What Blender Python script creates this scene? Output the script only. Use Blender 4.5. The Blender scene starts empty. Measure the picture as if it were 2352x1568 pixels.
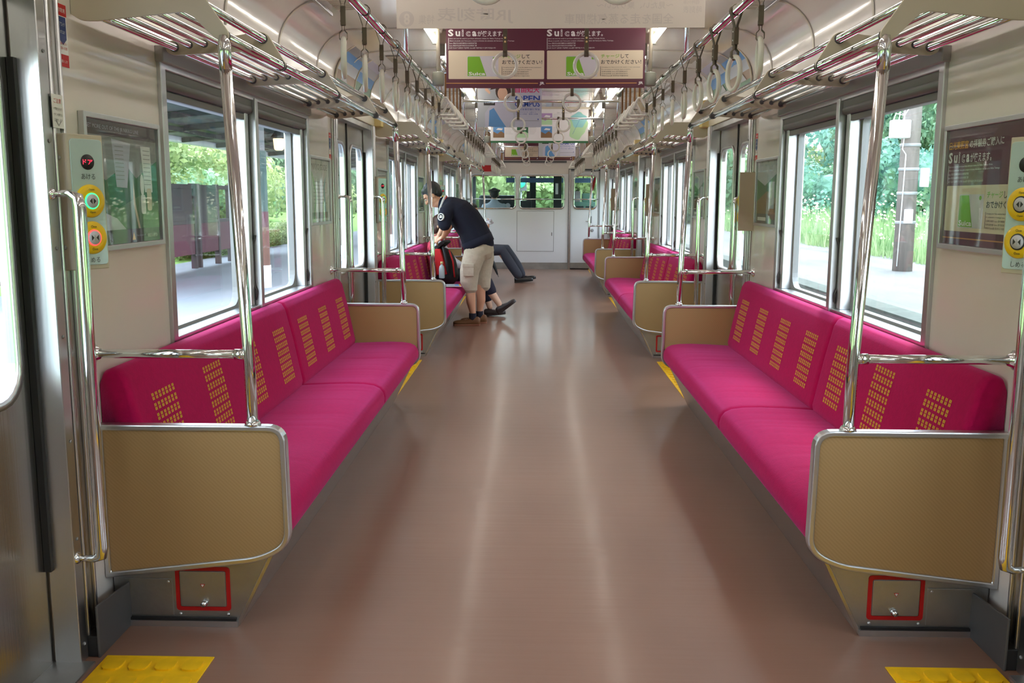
import bpy, bmesh, math, random
from mathutils import Vector, Matrix
random.seed(7)
SC = bpy.context.scene
C = SC.collection
PI = math.pi

# ------------------------------------------------------------------ camera, world, sun, exposure
cam_d = bpy.data.cameras.new('camera'); cam = bpy.data.objects.new('camera', cam_d); C.objects.link(cam)
cam_d.sensor_width = 36; cam_d.sensor_fit = 'HORIZONTAL'; cam_d.lens = 32.87; cam_d.clip_start = 0.05; cam_d.clip_end = 400
CR = Vector((0.9997066, 0.02396601, 0.00351263)); CU = Vector((-0.0070972, 0.15117032, 0.98848225)); CF = Vector((-0.02315898, 0.98821716, -0.15129606))
cam.matrix_world = Matrix(((CR.x, CU.x, -CF.x, -0.0428), (CR.y, CU.y, -CF.y, 0.0), (CR.z, CU.z, -CF.z, 1.261), (0, 0, 0, 1)))
SC.camera = cam
W = bpy.data.worlds.new('sky'); SC.world = W; W.use_nodes = True
wn = W.node_tree.nodes; wl = W.node_tree.links; wn.clear()
wo = wn.new('ShaderNodeOutputWorld'); wb = wn.new('ShaderNodeBackground'); wr = wn.new('ShaderNodeValToRGB')
wt = wn.new('ShaderNodeTexCoord'); ws = wn.new('ShaderNodeSeparateXYZ')
wr.color_ramp.elements[0].position = 0.0; wr.color_ramp.elements[0].color = (0.90, 0.95, 1.0, 1)
wr.color_ramp.elements[1].position = 0.7; wr.color_ramp.elements[1].color = (0.72, 0.85, 1.0, 1)
wl.new(wt.outputs['Generated'], ws.inputs[0]); wl.new(ws.outputs['Z'], wr.inputs[0])
wl.new(wr.outputs[0], wb.inputs[0]); wb.inputs[1].default_value = 6.2; wl.new(wb.outputs[0], wo.inputs[0])
sun_d = bpy.data.lights.new('sun', 'SUN'); sun_d.energy = 4.0; sun_d.angle = 0.5; sun_d.color = (1.0, 0.97, 0.92)
sun = bpy.data.objects.new('sun', sun_d); C.objects.link(sun); sun.rotation_euler = (math.radians(-22), math.radians(18), 0)
LAMP = 10.0
SC.view_settings.view_transform = 'Standard'; SC.view_settings.look = 'None'
SC.view_settings.exposure = 0.42; SC.view_settings.gamma = 1.0; SC.view_settings.use_curve_mapping = False
SC.cycles.use_denoising = True
SC.cycles.max_bounces = 8; SC.cycles.transparent_max_bounces = 16; SC.cycles.sample_clamp_indirect = 6.0
SC.cycles.caustics_reflective = False; SC.cycles.caustics_refractive = False

# ------------------------------------------------------------------ materials
M = {}
def mat(name, col, rough=0.5, metal=0.0, emit=0.0, ecol=None, coat=0.0, coat_rough=0.05, sheen=0.0, spec=0.5, noise=None, bump=None, aniso=None):
    m = bpy.data.materials.new(name); m.use_nodes = True; nt = m.node_tree; b = nt.nodes['Principled BSDF']
    b.inputs['Base Color'].default_value = (*col, 1); b.inputs['Roughness'].default_value = rough; b.inputs['Metallic'].default_value = metal
    b.inputs['Coat Weight'].default_value = coat; b.inputs['Coat Roughness'].default_value = coat_rough
    b.inputs['Sheen Weight'].default_value = sheen; b.inputs['Specular IOR Level'].default_value = spec
    if emit:
        b.inputs['Emission Color'].default_value = (*(ecol or col), 1); b.inputs['Emission Strength'].default_value = emit
    tc = nt.nodes.new('ShaderNodeTexCoord')
    if noise:   # (scale, amount, (sx,sy,sz))  colour variation
        sc_, am, st = noise
        mp = nt.nodes.new('ShaderNodeMapping'); mp.inputs['Scale'].default_value = st
        n = nt.nodes.new('ShaderNodeTexNoise'); n.inputs['Scale'].default_value = sc_; n.inputs['Detail'].default_value = 5
        nt.links.new(tc.outputs['Object'], mp.inputs[0]); nt.links.new(mp.outputs[0], n.inputs['Vector'])
        mx = nt.nodes.new('ShaderNodeMix'); mx.data_type = 'RGBA'
        mx.inputs['A'].default_value = (*[max(0, c * (1 - am)) for c in col], 1); mx.inputs['B'].default_value = (*[min(1, c * (1 + am)) for c in col], 1)
        rp = nt.nodes.new('ShaderNodeMapRange'); rp.inputs['From Min'].default_value = 0.35; rp.inputs['From Max'].default_value = 0.65
        nt.links.new(n.outputs['Fac'], rp.inputs[0]); nt.links.new(rp.outputs[0], mx.inputs['Factor']); nt.links.new(mx.outputs['Result'], b.inputs['Base Color'])
    if bump:    # (scale, strength, distance, (sx,sy,sz))
        sc_, stg, dist, st = bump
        mp = nt.nodes.new('ShaderNodeMapping'); mp.inputs['Scale'].default_value = st
        n = nt.nodes.new('ShaderNodeTexNoise'); n.inputs['Scale'].default_value = sc_; n.inputs['Detail'].default_value = 3
        nt.links.new(tc.outputs['Object'], mp.inputs[0]); nt.links.new(mp.outputs[0], n.inputs['Vector'])
        bp = nt.nodes.new('ShaderNodeBump'); bp.inputs['Strength'].default_value = stg; bp.inputs['Distance'].default_value = dist
        nt.links.new(n.outputs['Fac'], bp.inputs['Height']); nt.links.new(bp.outputs[0], b.inputs['Normal'])
        if coat: nt.links.new(bp.outputs[0], b.inputs['Coat Normal'])
    if name == 'moquette': b.inputs['Sheen Tint'].default_value = (1.0, 0.25, 0.75, 1); b.inputs['Sheen Roughness'].default_value = 0.4
    M[name] = m
    return m
def s2l(*c):
    return tuple(((x / 255) / 12.92 if x / 255 <= 0.04045 else ((x / 255 + 0.055) / 1.055) ** 2.4) for x in c)
mat('chrome', (0.74, 0.76, 0.77), 0.07, 1.0)
mat('aluminium', (0.62, 0.63, 0.65), 0.32, 1.0, bump=(60, 0.05, 0.01, (1, 1, 0.02)))
mat('stainless', (0.50, 0.49, 0.47), 0.27, 1.0, noise=(3, 0.06, (1, 1, 1)), bump=(90, 0.05, 0.01, (1, 1, 0.01)))
mat('stainless_dull', (0.42, 0.42, 0.41), 0.42, 1.0, noise=(6, 0.12, (1, 1, 1)), bump=(60, 0.08, 0.01, (1, 0.02, 1)))
mat('cream', s2l(224, 216, 209), 0.22, coat=0.6, coat_rough=0.06, bump=(2.2, 0.12, 0.02, (1, 0.3, 3)))
mat('cream_ceiling', s2l(230, 223, 214), 0.25, coat=0.9, coat_rough=0.09, bump=(1.6, 0.10, 0.02, (1, 1, 1)))
mat('cream_paint', s2l(206, 198, 178), 0.38)
mat('box_tan', s2l(196, 184, 166), 0.45)
mat('yellowed', s2l(236, 214, 150), 0.5)
mat('white_panel', s2l(236, 238, 243), 0.3, coat=0.2)
mat('floor', s2l(137, 101, 83), 0.36, coat=0.28, coat_rough=0.14, noise=(2.3, 0.07, (1, 0.5, 1)), bump=(4, 0.10, 0.012, (0.35, 5.0, 1)), spec=0.5)
mat('floor_edge', s2l(120, 96, 84), 0.5)
mat('moquette', s2l(176, 0, 76), 0.9, sheen=0.35, noise=(55, 0.06, (1, 1, 1)), bump=(230, 0.25, 0.003, (1, 1, 1)), spec=0.25)
mat('woven_yellow', s2l(226, 178, 60), 0.8)
mat('end_panel', s2l(166, 136, 96), 0.42, bump=(1, 0.0, 0.01, (1, 1, 1)))
mat('black', (0.012, 0.012, 0.013), 0.5)
mat('rubber', (0.02, 0.02, 0.022), 0.6)
mat('dark_steel', (0.16, 0.16, 0.165), 0.5, 0.8)
mat('dark_grey', (0.10, 0.10, 0.105), 0.45)
mat('head_grey', s2l(160, 158, 156), 0.4, metal=0.2)
mat('mid_grey', (0.30, 0.30, 0.31), 0.4)
mat('blind', s2l(120, 118, 118), 0.5, metal=0.3)
mat('ring_white', s2l(232, 230, 222), 0.25, coat=0.4)
mat('strap_belt', s2l(98, 88, 70), 0.55)
mat('strap_orange', s2l(140, 100, 58), 0.55)
mat('grey_plastic', s2l(150, 154, 142), 0.5)
mat('yellow_tile', s2l(236, 184, 10), 0.5, noise=(14, 0.10, (1, 1, 1)))
mat('tube_light', (1, 1, 1), 0.5, emit=LAMP, ecol=(1.0, 0.95, 0.86))
mat('red_paint', s2l(190, 18, 22), 0.5)
mat('red', s2l(196, 30, 34), 0.5)
mat('blue', s2l(40, 62, 120), 0.5)
mat('paper', s2l(226, 216, 208), 0.55)
mat('paper_ghost', s2l(213, 203, 198), 0.55)
mat('paper_white', s2l(236, 236, 236), 0.5)
mat('wine', s2l(92, 38, 58), 0.35)
mat('wine_dark', s2l(66, 44, 52), 0.35)
mat('sand', s2l(222, 208, 184), 0.45)
mat('gold', s2l(240, 176, 50), 0.45)
mat('gold_line', s2l(212, 150, 84), 0.45)
mat('ink', (0.03, 0.028, 0.028), 0.5)
mat('green_card', s2l(122, 184, 40), 0.4)
mat('silver_card', s2l(206, 204, 212), 0.4)
mat('campus_blue', s2l(38, 74, 170), 0.45)
mat('campus_pink', s2l(214, 60, 120), 0.45)
mat('lilac', s2l(196, 196, 214), 0.45)
mat('map_cyan', s2l(150, 212, 214), 0.45)
mat('map_green', s2l(186, 226, 178), 0.45)
mat('forest_print', s2l(50, 110, 70), 0.45)
mat('sky_print', s2l(96, 150, 206), 0.45)
mat('brown_print', s2l(140, 110, 80), 0.45)
mat('purple_print', s2l(180, 150, 200), 0.45)
mat('skin_print', s2l(226, 186, 160), 0.45)
mat('cool_grey', s2l(184, 190, 198), 0.45)
mat('panel_blue', s2l(196, 214, 216), 0.22, metal=0.35)
mat('button_yellow', s2l(246, 200, 0), 0.35, coat=0.3)
mat('led_red', (0.9, 0.02, 0.05), 0.5, emit=2.2, ecol=(1.0, 0.02, 0.06))
mat('led_green', (0.02, 0.8, 0.25), 0.5, emit=1.2, ecol=(0.05, 0.9, 0.3))
mat('led_ring_red', (0.9, 0.1, 0.08), 0.5, emit=1.0, ecol=(1.0, 0.08, 0.08))
mat('navy', s2l(18, 20, 42), 0.9)
mat('collar_white', s2l(220, 218, 214), 0.8)
mat('khaki', s2l(190, 178, 158), 0.85, noise=(30, 0.05, (1, 1, 1)), bump=(9, 0.5, 0.02, (1, 1, 1.6)))
mat('skin', s2l(214, 160, 130), 0.5)
mat('skin_pale', s2l(228, 184, 156), 0.5)
mat('hair_black', (0.012, 0.011, 0.012), 0.45, bump=(120, 0.6, 0.01, (1, 1, 0.1)))
mat('hair_brown', s2l(66, 38, 30), 0.45, bump=(120, 0.6, 0.01, (1, 1, 0.1)))
mat('shoe_brown', s2l(112, 72, 38), 0.6)
mat('sole', s2l(150, 96, 72), 0.6)
mat('sock', s2l(34, 34, 48), 0.9)
mat('shoe_black', (0.015, 0.015, 0.016), 0.25)
mat('loafer', s2l(52, 40, 40), 0.4)
mat('suit_grey', s2l(58, 62, 74), 0.85, bump=(10, 0.4, 0.02, (1, 1, 1)))
mat('pants_navy', s2l(34, 32, 52), 0.85)
mat('shirt_pink', s2l(206, 70, 92), 0.8, noise=(26, 0.45, (1, 1, 1)))
mat('shirt_white', s2l(214, 214, 226), 0.8)
mat('pack_red', s2l(196, 20, 28), 0.7)
mat('pack_black', (0.015, 0.014, 0.016), 0.7)
mat('pack_grey', s2l(120, 120, 128), 0.7)
mat('bottle_clear', s2l(190, 206, 206), 0.15)
mat('uniform', s2l(168, 180, 190), 0.8)
mat('cap_cloth', s2l(70, 66, 66), 0.8)
mat('cab_green', s2l(92, 132, 118), 0.5)
mat('cab_dark', s2l(28, 40, 44), 0.5)
mat('visor_blue', s2l(84, 116, 160), 0.5)
mat('asphalt', s2l(126, 130, 140), 0.9, noise=(0.8, 0.16, (1, 0.35, 1)))
mat('asphalt_right', s2l(104, 104, 102), 0.9, noise=(1.1, 0.22, (1, 0.25, 1)))
mat('kerb', s2l(70, 76, 70), 0.9, noise=(5, 0.2, (1, 1, 1)))
mat('ballast', s2l(96, 90, 84), 0.95, noise=(22, 0.35, (1, 1, 1)))
mat('rail_steel', s2l(110, 84, 66), 0.5, metal=0.6)
mat('sleeper', s2l(120, 112, 104), 0.9)
mat('grass', s2l(110, 148, 70), 0.95, noise=(3, 0.3, (1, 1, 1)))
mat('shelter_dark', s2l(62, 50, 56), 0.6)
mat('shelter_maroon', s2l(92, 40, 58), 0.6)
mat('roof_grey', s2l(110, 112, 116), 0.7, noise=(2, 0.12, (1, 1, 1)))
mat('beam_dark', s2l(60, 60, 66), 0.6)
mat('pole_wood', s2l(140, 130, 126), 0.85, noise=(4, 0.15, (3, 3, 0.4)))
mat('white_box', s2l(240, 242, 244), 0.5)
mat('column_green', s2l(60, 84, 82), 0.6)
mat('column_brown', s2l(118, 84, 76), 0.6)
mat('lantern_glow', s2l(255, 214, 160), 0.5, emit=1.5, ecol=(1.0, 0.75, 0.45))
mat('bark', s2l(92, 78, 64), 0.9)
mat('bloom', s2l(206, 198, 160), 0.8)
mat('bus_body', s2l(40, 44, 52), 0.5)
def leaf_mat(name, a, b):
    m = bpy.data.materials.new(name); m.use_nodes = True; nt = m.node_tree; bs = nt.nodes['Principled BSDF']; out = nt.nodes['Material Output']
    n = nt.nodes.new('ShaderNodeTexNoise'); n.inputs['Scale'].default_value = 1.4; n.inputs['Detail'].default_value = 4
    tc = nt.nodes.new('ShaderNodeTexCoord'); nt.links.new(tc.outputs['Object'], n.inputs['Vector'])
    r = nt.nodes.new('ShaderNodeValToRGB'); r.color_ramp.elements[0].position = 0.36; r.color_ramp.elements[0].color = (*a, 1)
    r.color_ramp.elements[1].position = 0.64; r.color_ramp.elements[1].color = (*b, 1)
    nt.links.new(n.outputs['Fac'], r.inputs[0]); nt.links.new(r.outputs[0], bs.inputs['Base Color']); bs.inputs['Roughness'].default_value = 0.7
    tr = nt.nodes.new('ShaderNodeBsdfTranslucent'); nt.links.new(r.outputs[0], tr.inputs[0])
    mx = nt.nodes.new('ShaderNodeMixShader'); mx.inputs[0].default_value = 0.35
    nt.links.new(bs.outputs[0], mx.inputs[1]); nt.links.new(tr.outputs[0], mx.inputs[2]); nt.links.new(mx.outputs[0], out.inputs[0]); M[name] = m
leaf_mat('leaf_light', s2l(104, 130, 78), s2l(186, 198, 138))
leaf_mat('leaf_mid', s2l(82, 122, 92), s2l(154, 186, 146))
leaf_mat('leaf_hazy', s2l(72, 122, 112), s2l(142, 188, 168))  # lighter, more cyan leaf tone: distant haze is put into the colour
leaf_mat('weed', s2l(112, 146, 96), s2l(178, 200, 150))
def glass_mat(name, tint, refl):
    m = bpy.data.materials.new(name); m.use_nodes = True; nt = m.node_tree; nt.nodes.clear()
    o = nt.nodes.new('ShaderNodeOutputMaterial'); t = nt.nodes.new('ShaderNodeBsdfTransparent'); g = nt.nodes.new('ShaderNodeBsdfGlossy')
    f = nt.nodes.new('ShaderNodeLayerWeight'); f.inputs[0].default_value = 0.5; pw = nt.nodes.new('ShaderNodeMath'); pw.operation = 'POWER'; pw.inputs[1].default_value = 4.0
    ad = nt.nodes.new('ShaderNodeMath'); ad.operation = 'MULTIPLY_ADD'; ad.inputs[1].default_value = 0.45; ad.inputs[2].default_value = refl; mx = nt.nodes.new('ShaderNodeMixShader')
    t.inputs[0].default_value = (*tint, 1); g.inputs['Roughness'].default_value = 0.02
    nt.links.new(f.outputs['Facing'], pw.inputs[0]); nt.links.new(pw.outputs[0], ad.inputs[0]); nt.links.new(ad.outputs[0], mx.inputs[0])
    nt.links.new(t.outputs[0], mx.inputs[1]); nt.links.new(g.outputs[0], mx.inputs[2]); nt.links.new(mx.outputs[0], o.inputs[0]); M[name] = m
glass_mat('glass', (0.96, 0.985, 0.98), 0.012)
glass_mat('cab_glass', (0.93, 0.975, 0.97), 0.012)
# melamine end panel with a fine diagonal weave
def weave():
    nt = M['end_panel'].node_tree; b = nt.nodes['Principled BSDF']
    tc = nt.nodes.new('ShaderNodeTexCoord'); mp = nt.nodes.new('ShaderNodeMapping'); mp.inputs['Rotation'].default_value = (0, math.radians(45), 0)
    w = nt.nodes.new('ShaderNodeTexWave'); w.inputs['Scale'].default_value = 38; w.inputs['Distortion'].default_value = 0.6
    nt.links.new(tc.outputs['Object'], mp.inputs[0]); nt.links.new(mp.outputs[0], w.inputs['Vector'])
    mx = nt.nodes.new('ShaderNodeMix'); mx.data_type = 'RGBA'; a = s2l(159, 127, 83); c = s2l(168, 136, 92)
    mx.inputs['A'].default_value = (*a, 1); mx.inputs['B'].default_value = (*c, 1)
    nt.links.new(w.outputs['Fac'], mx.inputs['Factor']); nt.links.new(mx.outputs['Result'], b.inputs['Base Color'])
weave()

# ------------------------------------------------------------------ object helpers
def tag(o, label=None, cat=None, group=None, kind=None):
    if label: o['label'] = label
    if cat: o['category'] = cat
    if group: o['group'] = group
    if kind: o['kind'] = kind
    return o
def empty(name, loc=(0, 0, 0), label=None, cat=None, group=None, kind=None, parent=None):
    o = bpy.data.objects.new(name, None); C.objects.link(o); o.location = loc; o.empty_display_size = 0.1
    if parent: o.parent = parent
    return tag(o, label, cat, group, kind)
def link(name, me, parent=None, loc=None):
    o = bpy.data.objects.new(name, me); C.objects.link(o)
    if loc: o.location = loc
    if parent: o.parent = parent
    return o
def copy_tree(o, parent=None):
    c = o.copy(); C.objects.link(c); c.parent = parent
    for ch in list(o.children):
        copy_tree(ch, c)
    return c
def basis(d):
    d = Vector(d).normalized(); a = Vector((0, 0, 1)) if abs(d.z) < 0.9 else Vector((1, 0, 0))
    x = d.cross(a).normalized(); return x, d.cross(x).normalized()
class MB:
    def __init__(s, T=None):
        s.v = []; s.f = []; s.m = []; s.sm = []; s.mats = []; s.T = T or (lambda p: p)
    def mi(s, m):
        if m not in s.mats: s.mats.append(m)
        return s.mats.index(m)
    def add(s, vs, fs, m, smooth=False):
        o = len(s.v); s.v += [tuple(s.T(p)) for p in vs]; k = s.mi(m)
        for f in fs: s.f.append([i + o for i in f]); s.m.append(k); s.sm.append(smooth)
        return s
    def box(s, a, b, m):
        x0, y0, z0 = a; x1, y1, z1 = b
        v = [(x0, y0, z0), (x1, y0, z0), (x1, y1, z0), (x0, y1, z0), (x0, y0, z1), (x1, y0, z1), (x1, y1, z1), (x0, y1, z1)]
        return s.add(v, [(0, 3, 2, 1), (4, 5, 6, 7), (0, 1, 5, 4), (1, 2, 6, 5), (2, 3, 7, 6), (3, 0, 4, 7)], m)
    def prism(s, poly, fn, w0, w1, m, smooth=False, segs=1):
        """poly of (u,v); fn(u,v,w) -> xyz ; extruded from w0 to w1"""
        n = len(poly); vs = []
        for k in range(segs + 1):
            w = w0 + (w1 - w0) * k / segs; vs += [fn(u, v, w) for u, v in poly]
        fs = [tuple(range(n)), tuple(range(segs * n, segs * n + n))[::-1]]
        s.add(vs, fs, m, False)
        fs = [(k * n + i, k * n + n + i, k * n + n + (i + 1) % n, k * n + (i + 1) % n) for k in range(segs) for i in range(n)]
        o = len(s.v) - len(vs); kk = s.mi(m)
        for f in fs: s.f.append([i + o for i in f]); s.m.append(kk); s.sm.append(smooth)
        return s
    def ring(s, outer, inner, fn, w0, w1, m, smooth=False):
        """outer/inner: point lists of equal length; a frame between them"""
        n = len(outer); vs = [fn(u, v, w0) for u, v in outer] + [fn(u, v, w0) for u, v in inner] + [fn(u, v, w1) for u, v in outer] + [fn(u, v, w1) for u, v in inner]
        fs = []
        for i in range(n):
            j = (i + 1) % n
            same = (Vector(outer[i]) - Vector(outer[j])).length < 1e-6
            if same: fs += [(i, n + j, n + i), (2 * n + i, 3 * n + i, 3 * n + j)]
            else: fs += [(i, j, n + j, n + i), (2 * n + i, 3 * n + i, 3 * n + j, 2 * n + j), (i, 2 * n + i, 2 * n + j, j)]
            if (Vector(inner[i]) - Vector(inner[j])).length > 1e-6: fs.append((n + i, n + j, 3 * n + j, 3 * n + i))
        return s.add(vs, fs, m, smooth)
    def tube(s, pts, r, m, n=12, cap=True, closed=False):
        pts = [Vector(p) for p in pts]; rs = r if isinstance(r, (list, tuple)) else [r] * len(pts); vs = []; N = len(pts)
        x = None
        for i, p in enumerate(pts):
            if closed: d = pts[(i + 1) % N] - pts[i - 1]
            else: d = pts[min(i + 1, N - 1)] - pts[max(i - 1, 0)]
            d.normalize()
            if x is None: x, _ = basis(d)
            x = (x - d * x.dot(d)).normalized(); y = d.cross(x)
            for k in range(n):
                a = 2 * PI * k / n; vs.append(p + (x * math.cos(a) + y * math.sin(a)) * rs[i])
        fs = []
        for i in range(N if closed else N - 1):
            j = (i + 1) % N
            for k in range(n): fs.append((i * n + k, i * n + (k + 1) % n, j * n + (k + 1) % n, j * n + k))
        o = len(s.v); s.add(vs, fs, m, True)
        if cap and not closed:
            kk = s.mi(m)
            for f in (list(range(n))[::-1], list(range((N - 1) * n, N * n))):
                s.f.append([i + o for i in f]); s.m.append(kk); s.sm.append(False)
        return s
    def lathe(s, prof, m, c=(0, 0, 0), ax=(0, 0, 1), n=20, smooth=True):
        """prof of (r, h) along axis ax from c"""
        ax = Vector(ax).normalized(); x, y = basis(ax); c = Vector(c); vs = []
        for r, h in prof:
            for k in range(n):
                a = 2 * PI * k / n; vs.append(c + ax * h + (x * math.cos(a) + y * math.sin(a)) * max(r, 1e-5))
        fs = [(i * n + k, i * n + (k + 1) % n, (i + 1) * n + (k + 1) % n, (i + 1) * n + k) for i in range(len(prof) - 1) for k in range(n)]
        fs.append(tuple(range(n))[::-1]); fs.append(tuple(range((len(prof) - 1) * n, len(prof) * n)))
        return s.add(vs, fs, m, smooth)
    def ell(s, c, r, m, axes=None, n=14):
        """ellipsoid"""
        c = Vector(c); ax = axes or (Vector((1, 0, 0)), Vector((0, 1, 0)), Vector((0, 0, 1))); vs = []; fs = []; h = n // 2
        for i in range(h + 1):
            t = PI * i / h
            for k in range(n):
                a = 2 * PI * k / n
                vs.append(c + ax[0] * (r[0] * math.sin(t) * math.cos(a)) + ax[1] * (r[1] * math.sin(t) * math.sin(a)) + ax[2] * (r[2] * math.cos(t)))
        for i in range(h):
            for k in range(n): fs.append((i * n + k, (i + 1) * n + k, (i + 1) * n + (k + 1) % n, i * n + (k + 1) % n))
        return s.add(vs, fs, m, True)
    def mesh(s, name):
        me = bpy.data.meshes.new(name); me.from_pydata(s.v, [], s.f)
        for mn in s.mats: me.materials.append(M[mn])
        me.polygons.foreach_set('material_index', s.m); me.polygons.foreach_set('use_smooth', s.sm)
        bm = bmesh.new(); bm.from_mesh(me); bmesh.ops.remove_doubles(bm, verts=bm.verts, dist=1e-6)
        bmesh.ops.recalc_face_normals(bm, faces=bm.faces); bm.to_mesh(me); bm.free(); me.update()
        return me
    def build(s, name, parent=None, loc=None, bevel=0, seg=2):
        o = link(name, s.mesh(name), parent, loc)
        if bevel:
            b = o.modifiers.new('bevel', 'BEVEL'); b.width = bevel; b.segments = seg; b.limit_method = 'ANGLE'; b.angle_limit = math.radians(40); b.harden_normals = False
        return o
def rr(u0, v0, u1, v1, r, k=5):
    """rounded rect outline and the matching square outline"""
    inn = []; out = []
    rs = r if isinstance(r, (list, tuple)) else [r] * 4
    for (cx, cy, ux, uy, a0), q in zip(((u1, v1, u1, v1, 0), (u0, v1, u0, v1, 90), (u0, v0, u0, v0, 180), (u1, v0, u1, v0, 270)), rs):
        sx = -1 if cx == u1 else 1; sy = -1 if cy == v1 else 1
        for i in range(k + 1):
            a = math.radians(a0 + 90 * i / k); inn.append((cx + sx * q + q * math.cos(a), cy + sy * q + q * math.sin(a)))
    return inn
def corners(u0, v0, u1, v1, k=5):
    return [(u1, v1)] * (k + 1) + [(u0, v1)] * (k + 1) + [(u0, v0)] * (k + 1) + [(u1, v0)] * (k + 1)
def side(s):    # s=-1 left, +1 right : (u=Y, v=Z, w=distance from the centre line)
    return lambda u, v, w: (s * w, u, v)
def fill_round(pts, rads, k=5):
    """round the corners of a polygon"""
    out = []; n = len(pts)
    for i, p in enumerate(pts):
        r = rads[i] if isinstance(rads, (list, tuple)) else rads
        p = Vector(p); a = Vector(pts[i - 1]); b = Vector(pts[(i + 1) % n])
        if r <= 0: out.append(tuple(p)); continue
        da = (a - p).normalized(); db = (b - p).normalized(); r = min(r, (a - p).length * .49, (b - p).length * .49)
        for j in range(k + 1):
            t = j / k; q = (p + da * r) * (1 - t) ** 2 + p * 2 * t * (1 - t) + (p + db * r) * t * t; out.append(tuple(q))
    return out
def inset(poly, d):
    """inset a polygon (convex-ish) by d"""
    n = len(poly); out = []
    ar = sum(poly[i][0] * poly[(i + 1) % n][1] - poly[(i + 1) % n][0] * poly[i][1] for i in range(n)); sg = 1 if ar > 0 else -1
    for i in range(n):
        p = Vector(poly[i]); a = Vector(poly[i - 1]); b = Vector(poly[(i + 1) % n])
        e1 = (p - a); e2 = (b - p)
        if e1.length < 1e-9 or e2.length < 1e-9: out.append(tuple(p)); continue
        n1 = Vector((-e1.y, e1.x)).normalized() * sg; n2 = Vector((-e2.y, e2.x)).normalized() * sg
        nn = (n1 + n2); nn = nn.normalized() if nn.length > 1e-6 else n1
        out.append(tuple(p + nn * d / max(0.5, nn.dot(n1))))
    return out
ORD = ['first', 'second', 'third', 'fourth', 'fifth', 'sixth', 'seventh', 'eighth', 'ninth', 'tenth', 'eleventh', 'twelfth']
SN = {-1: 'left', 1: 'right'}
PITCH = 4.82
B0, BL = 2.583, 3.121          # first bench: near end, length
BEN = [B0 + PITCH * k for k in range(3)]
DOOR = [1.733 + PITCH * k for k in range(4)]
BULK = 16.88
HW = 1.29                      # half width of the saloon
YB = -2.9                      # behind the camera
# ------------------------------------------------------------------ saloon shell
mb = MB(); mb.box((-1.40, YB, -0.06), (1.40, BULK + 1.75, 0.0), 'floor'); fl = tag(mb.build('floor'), kind='structure')
for s in (-1, 1):
    wn_ = 'wall_' + SN[s]; mb = MB(); f = side(s)
    def seg(y0, y1, z0, z1, m='cream', a0=HW, a1=1.40): mb.box((s * a0, y0, z0), (s * a1, y1, z1), m)
    cuts = []
    for k in range(-1, 3): cuts.append((B0 + PITCH * k + BL / 2 + .024 - 1.0, B0 + PITCH * k + BL / 2 + .024 + 1.0, 'w'))
    for d in DOOR: cuts.append((d - .635, d + .635, 'd'))
    cuts.sort(); y = YB
    for a, b, t in cuts:
        a_ = max(a, YB)
        if a_ > y: seg(y, a_, 0, 1.95)
        if t == 'w': seg(a_, b, 0, .755); seg(a_, b, 1.69, 1.95)
        else: seg(a_, b, 1.78, 1.95)
        y = b
    seg(y, BULK + 1.75, 0, .95); seg(BULK + 1.65, BULK + 1.75, .95, 1.95); seg(BULK, BULK + .25, .95, 1.95); seg(BULK + .25, BULK + 1.65, 1.75, 1.95)
    w = tag(mb.build(wn_), kind='structure')
# ceiling : curved sides and a flat middle
def ceil_prof(off=0.0):
    p = [(-1.29, 1.95)]
    for i in range(0, 10):
        a = PI - (PI / 2) * i / 9; p.append((-1.29 + .22 + (.22) * math.cos(a), 1.99 + .215 * math.sin(a)))
    p.append((-.75, 2.212)); p.append((0, 2.22))
    q = [(-x, z) for x, z in p[:-1]][::-1]
    return [(x, z + off) for x, z in p + q]
pr = ceil_prof(); n = len(pr); mb = MB()
out = [(x * 1.06, z + .05) for x, z in pr]
poly = pr + out[::-1]
vs = [(x, YB, z) for x, z in poly] + [(x, BULK + 1.75, z) for x, z in poly]; N = len(poly)
mb.add(vs, [(i, i + 1, N + i + 1, N + i) for i in range(n - 1)], 'cream_ceiling', True)
mb.add(vs, [(i, i + 1, N + i + 1, N + i) for i in range(n, N - 1)], 'cream_ceiling', False)
cl = tag(mb.build('ceiling'), kind='structure')
for k in range(24):            # raised seam strips across the ceiling
    yy = YB + .35 + .8033 * k
    if yy > BULK: break
    q = ceil_prof(); mb = MB(); w = .012
    vv = [(x * .998, yy - w, z - .004) for x, z in q] + [(x * .998, yy + w, z - .004) for x, z in q]
    mb.add(vv, [(i, i + 1, n + i + 1, n + i) for i in range(n - 1)], 'cream_paint', True); mb.build('seam_strip', cl)
# rear wall behind the camera
tag(MB().box((-1.40, YB - .05, 0), (1.40, YB, 2.22), 'cream').build('wall_back'), kind='structure')
# ventilation grilles on the shoulders of the ceiling
for s in (-1, 1):
    for k in range(9):
        yc = .6 + 1.9 * k + .35
        g = empty('ventilation_grille', (s * 1.0, yc, 2.2), '%s black slotted air grille in the ceiling shoulder, on the %s side' % (ORD[k], SN[s]), 'grille', 'air grilles along the ceiling shoulders')
        MB().box((-.055, -.16, .004), (.055, .16, .009), 'black').build('backing', g)
        for j in range(12):
            yy = -.15 + .0262 * j; MB().box((-.05, yy, -.002), (.05, yy + .012, .005), 'cream_paint').build('slat', g)

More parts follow.
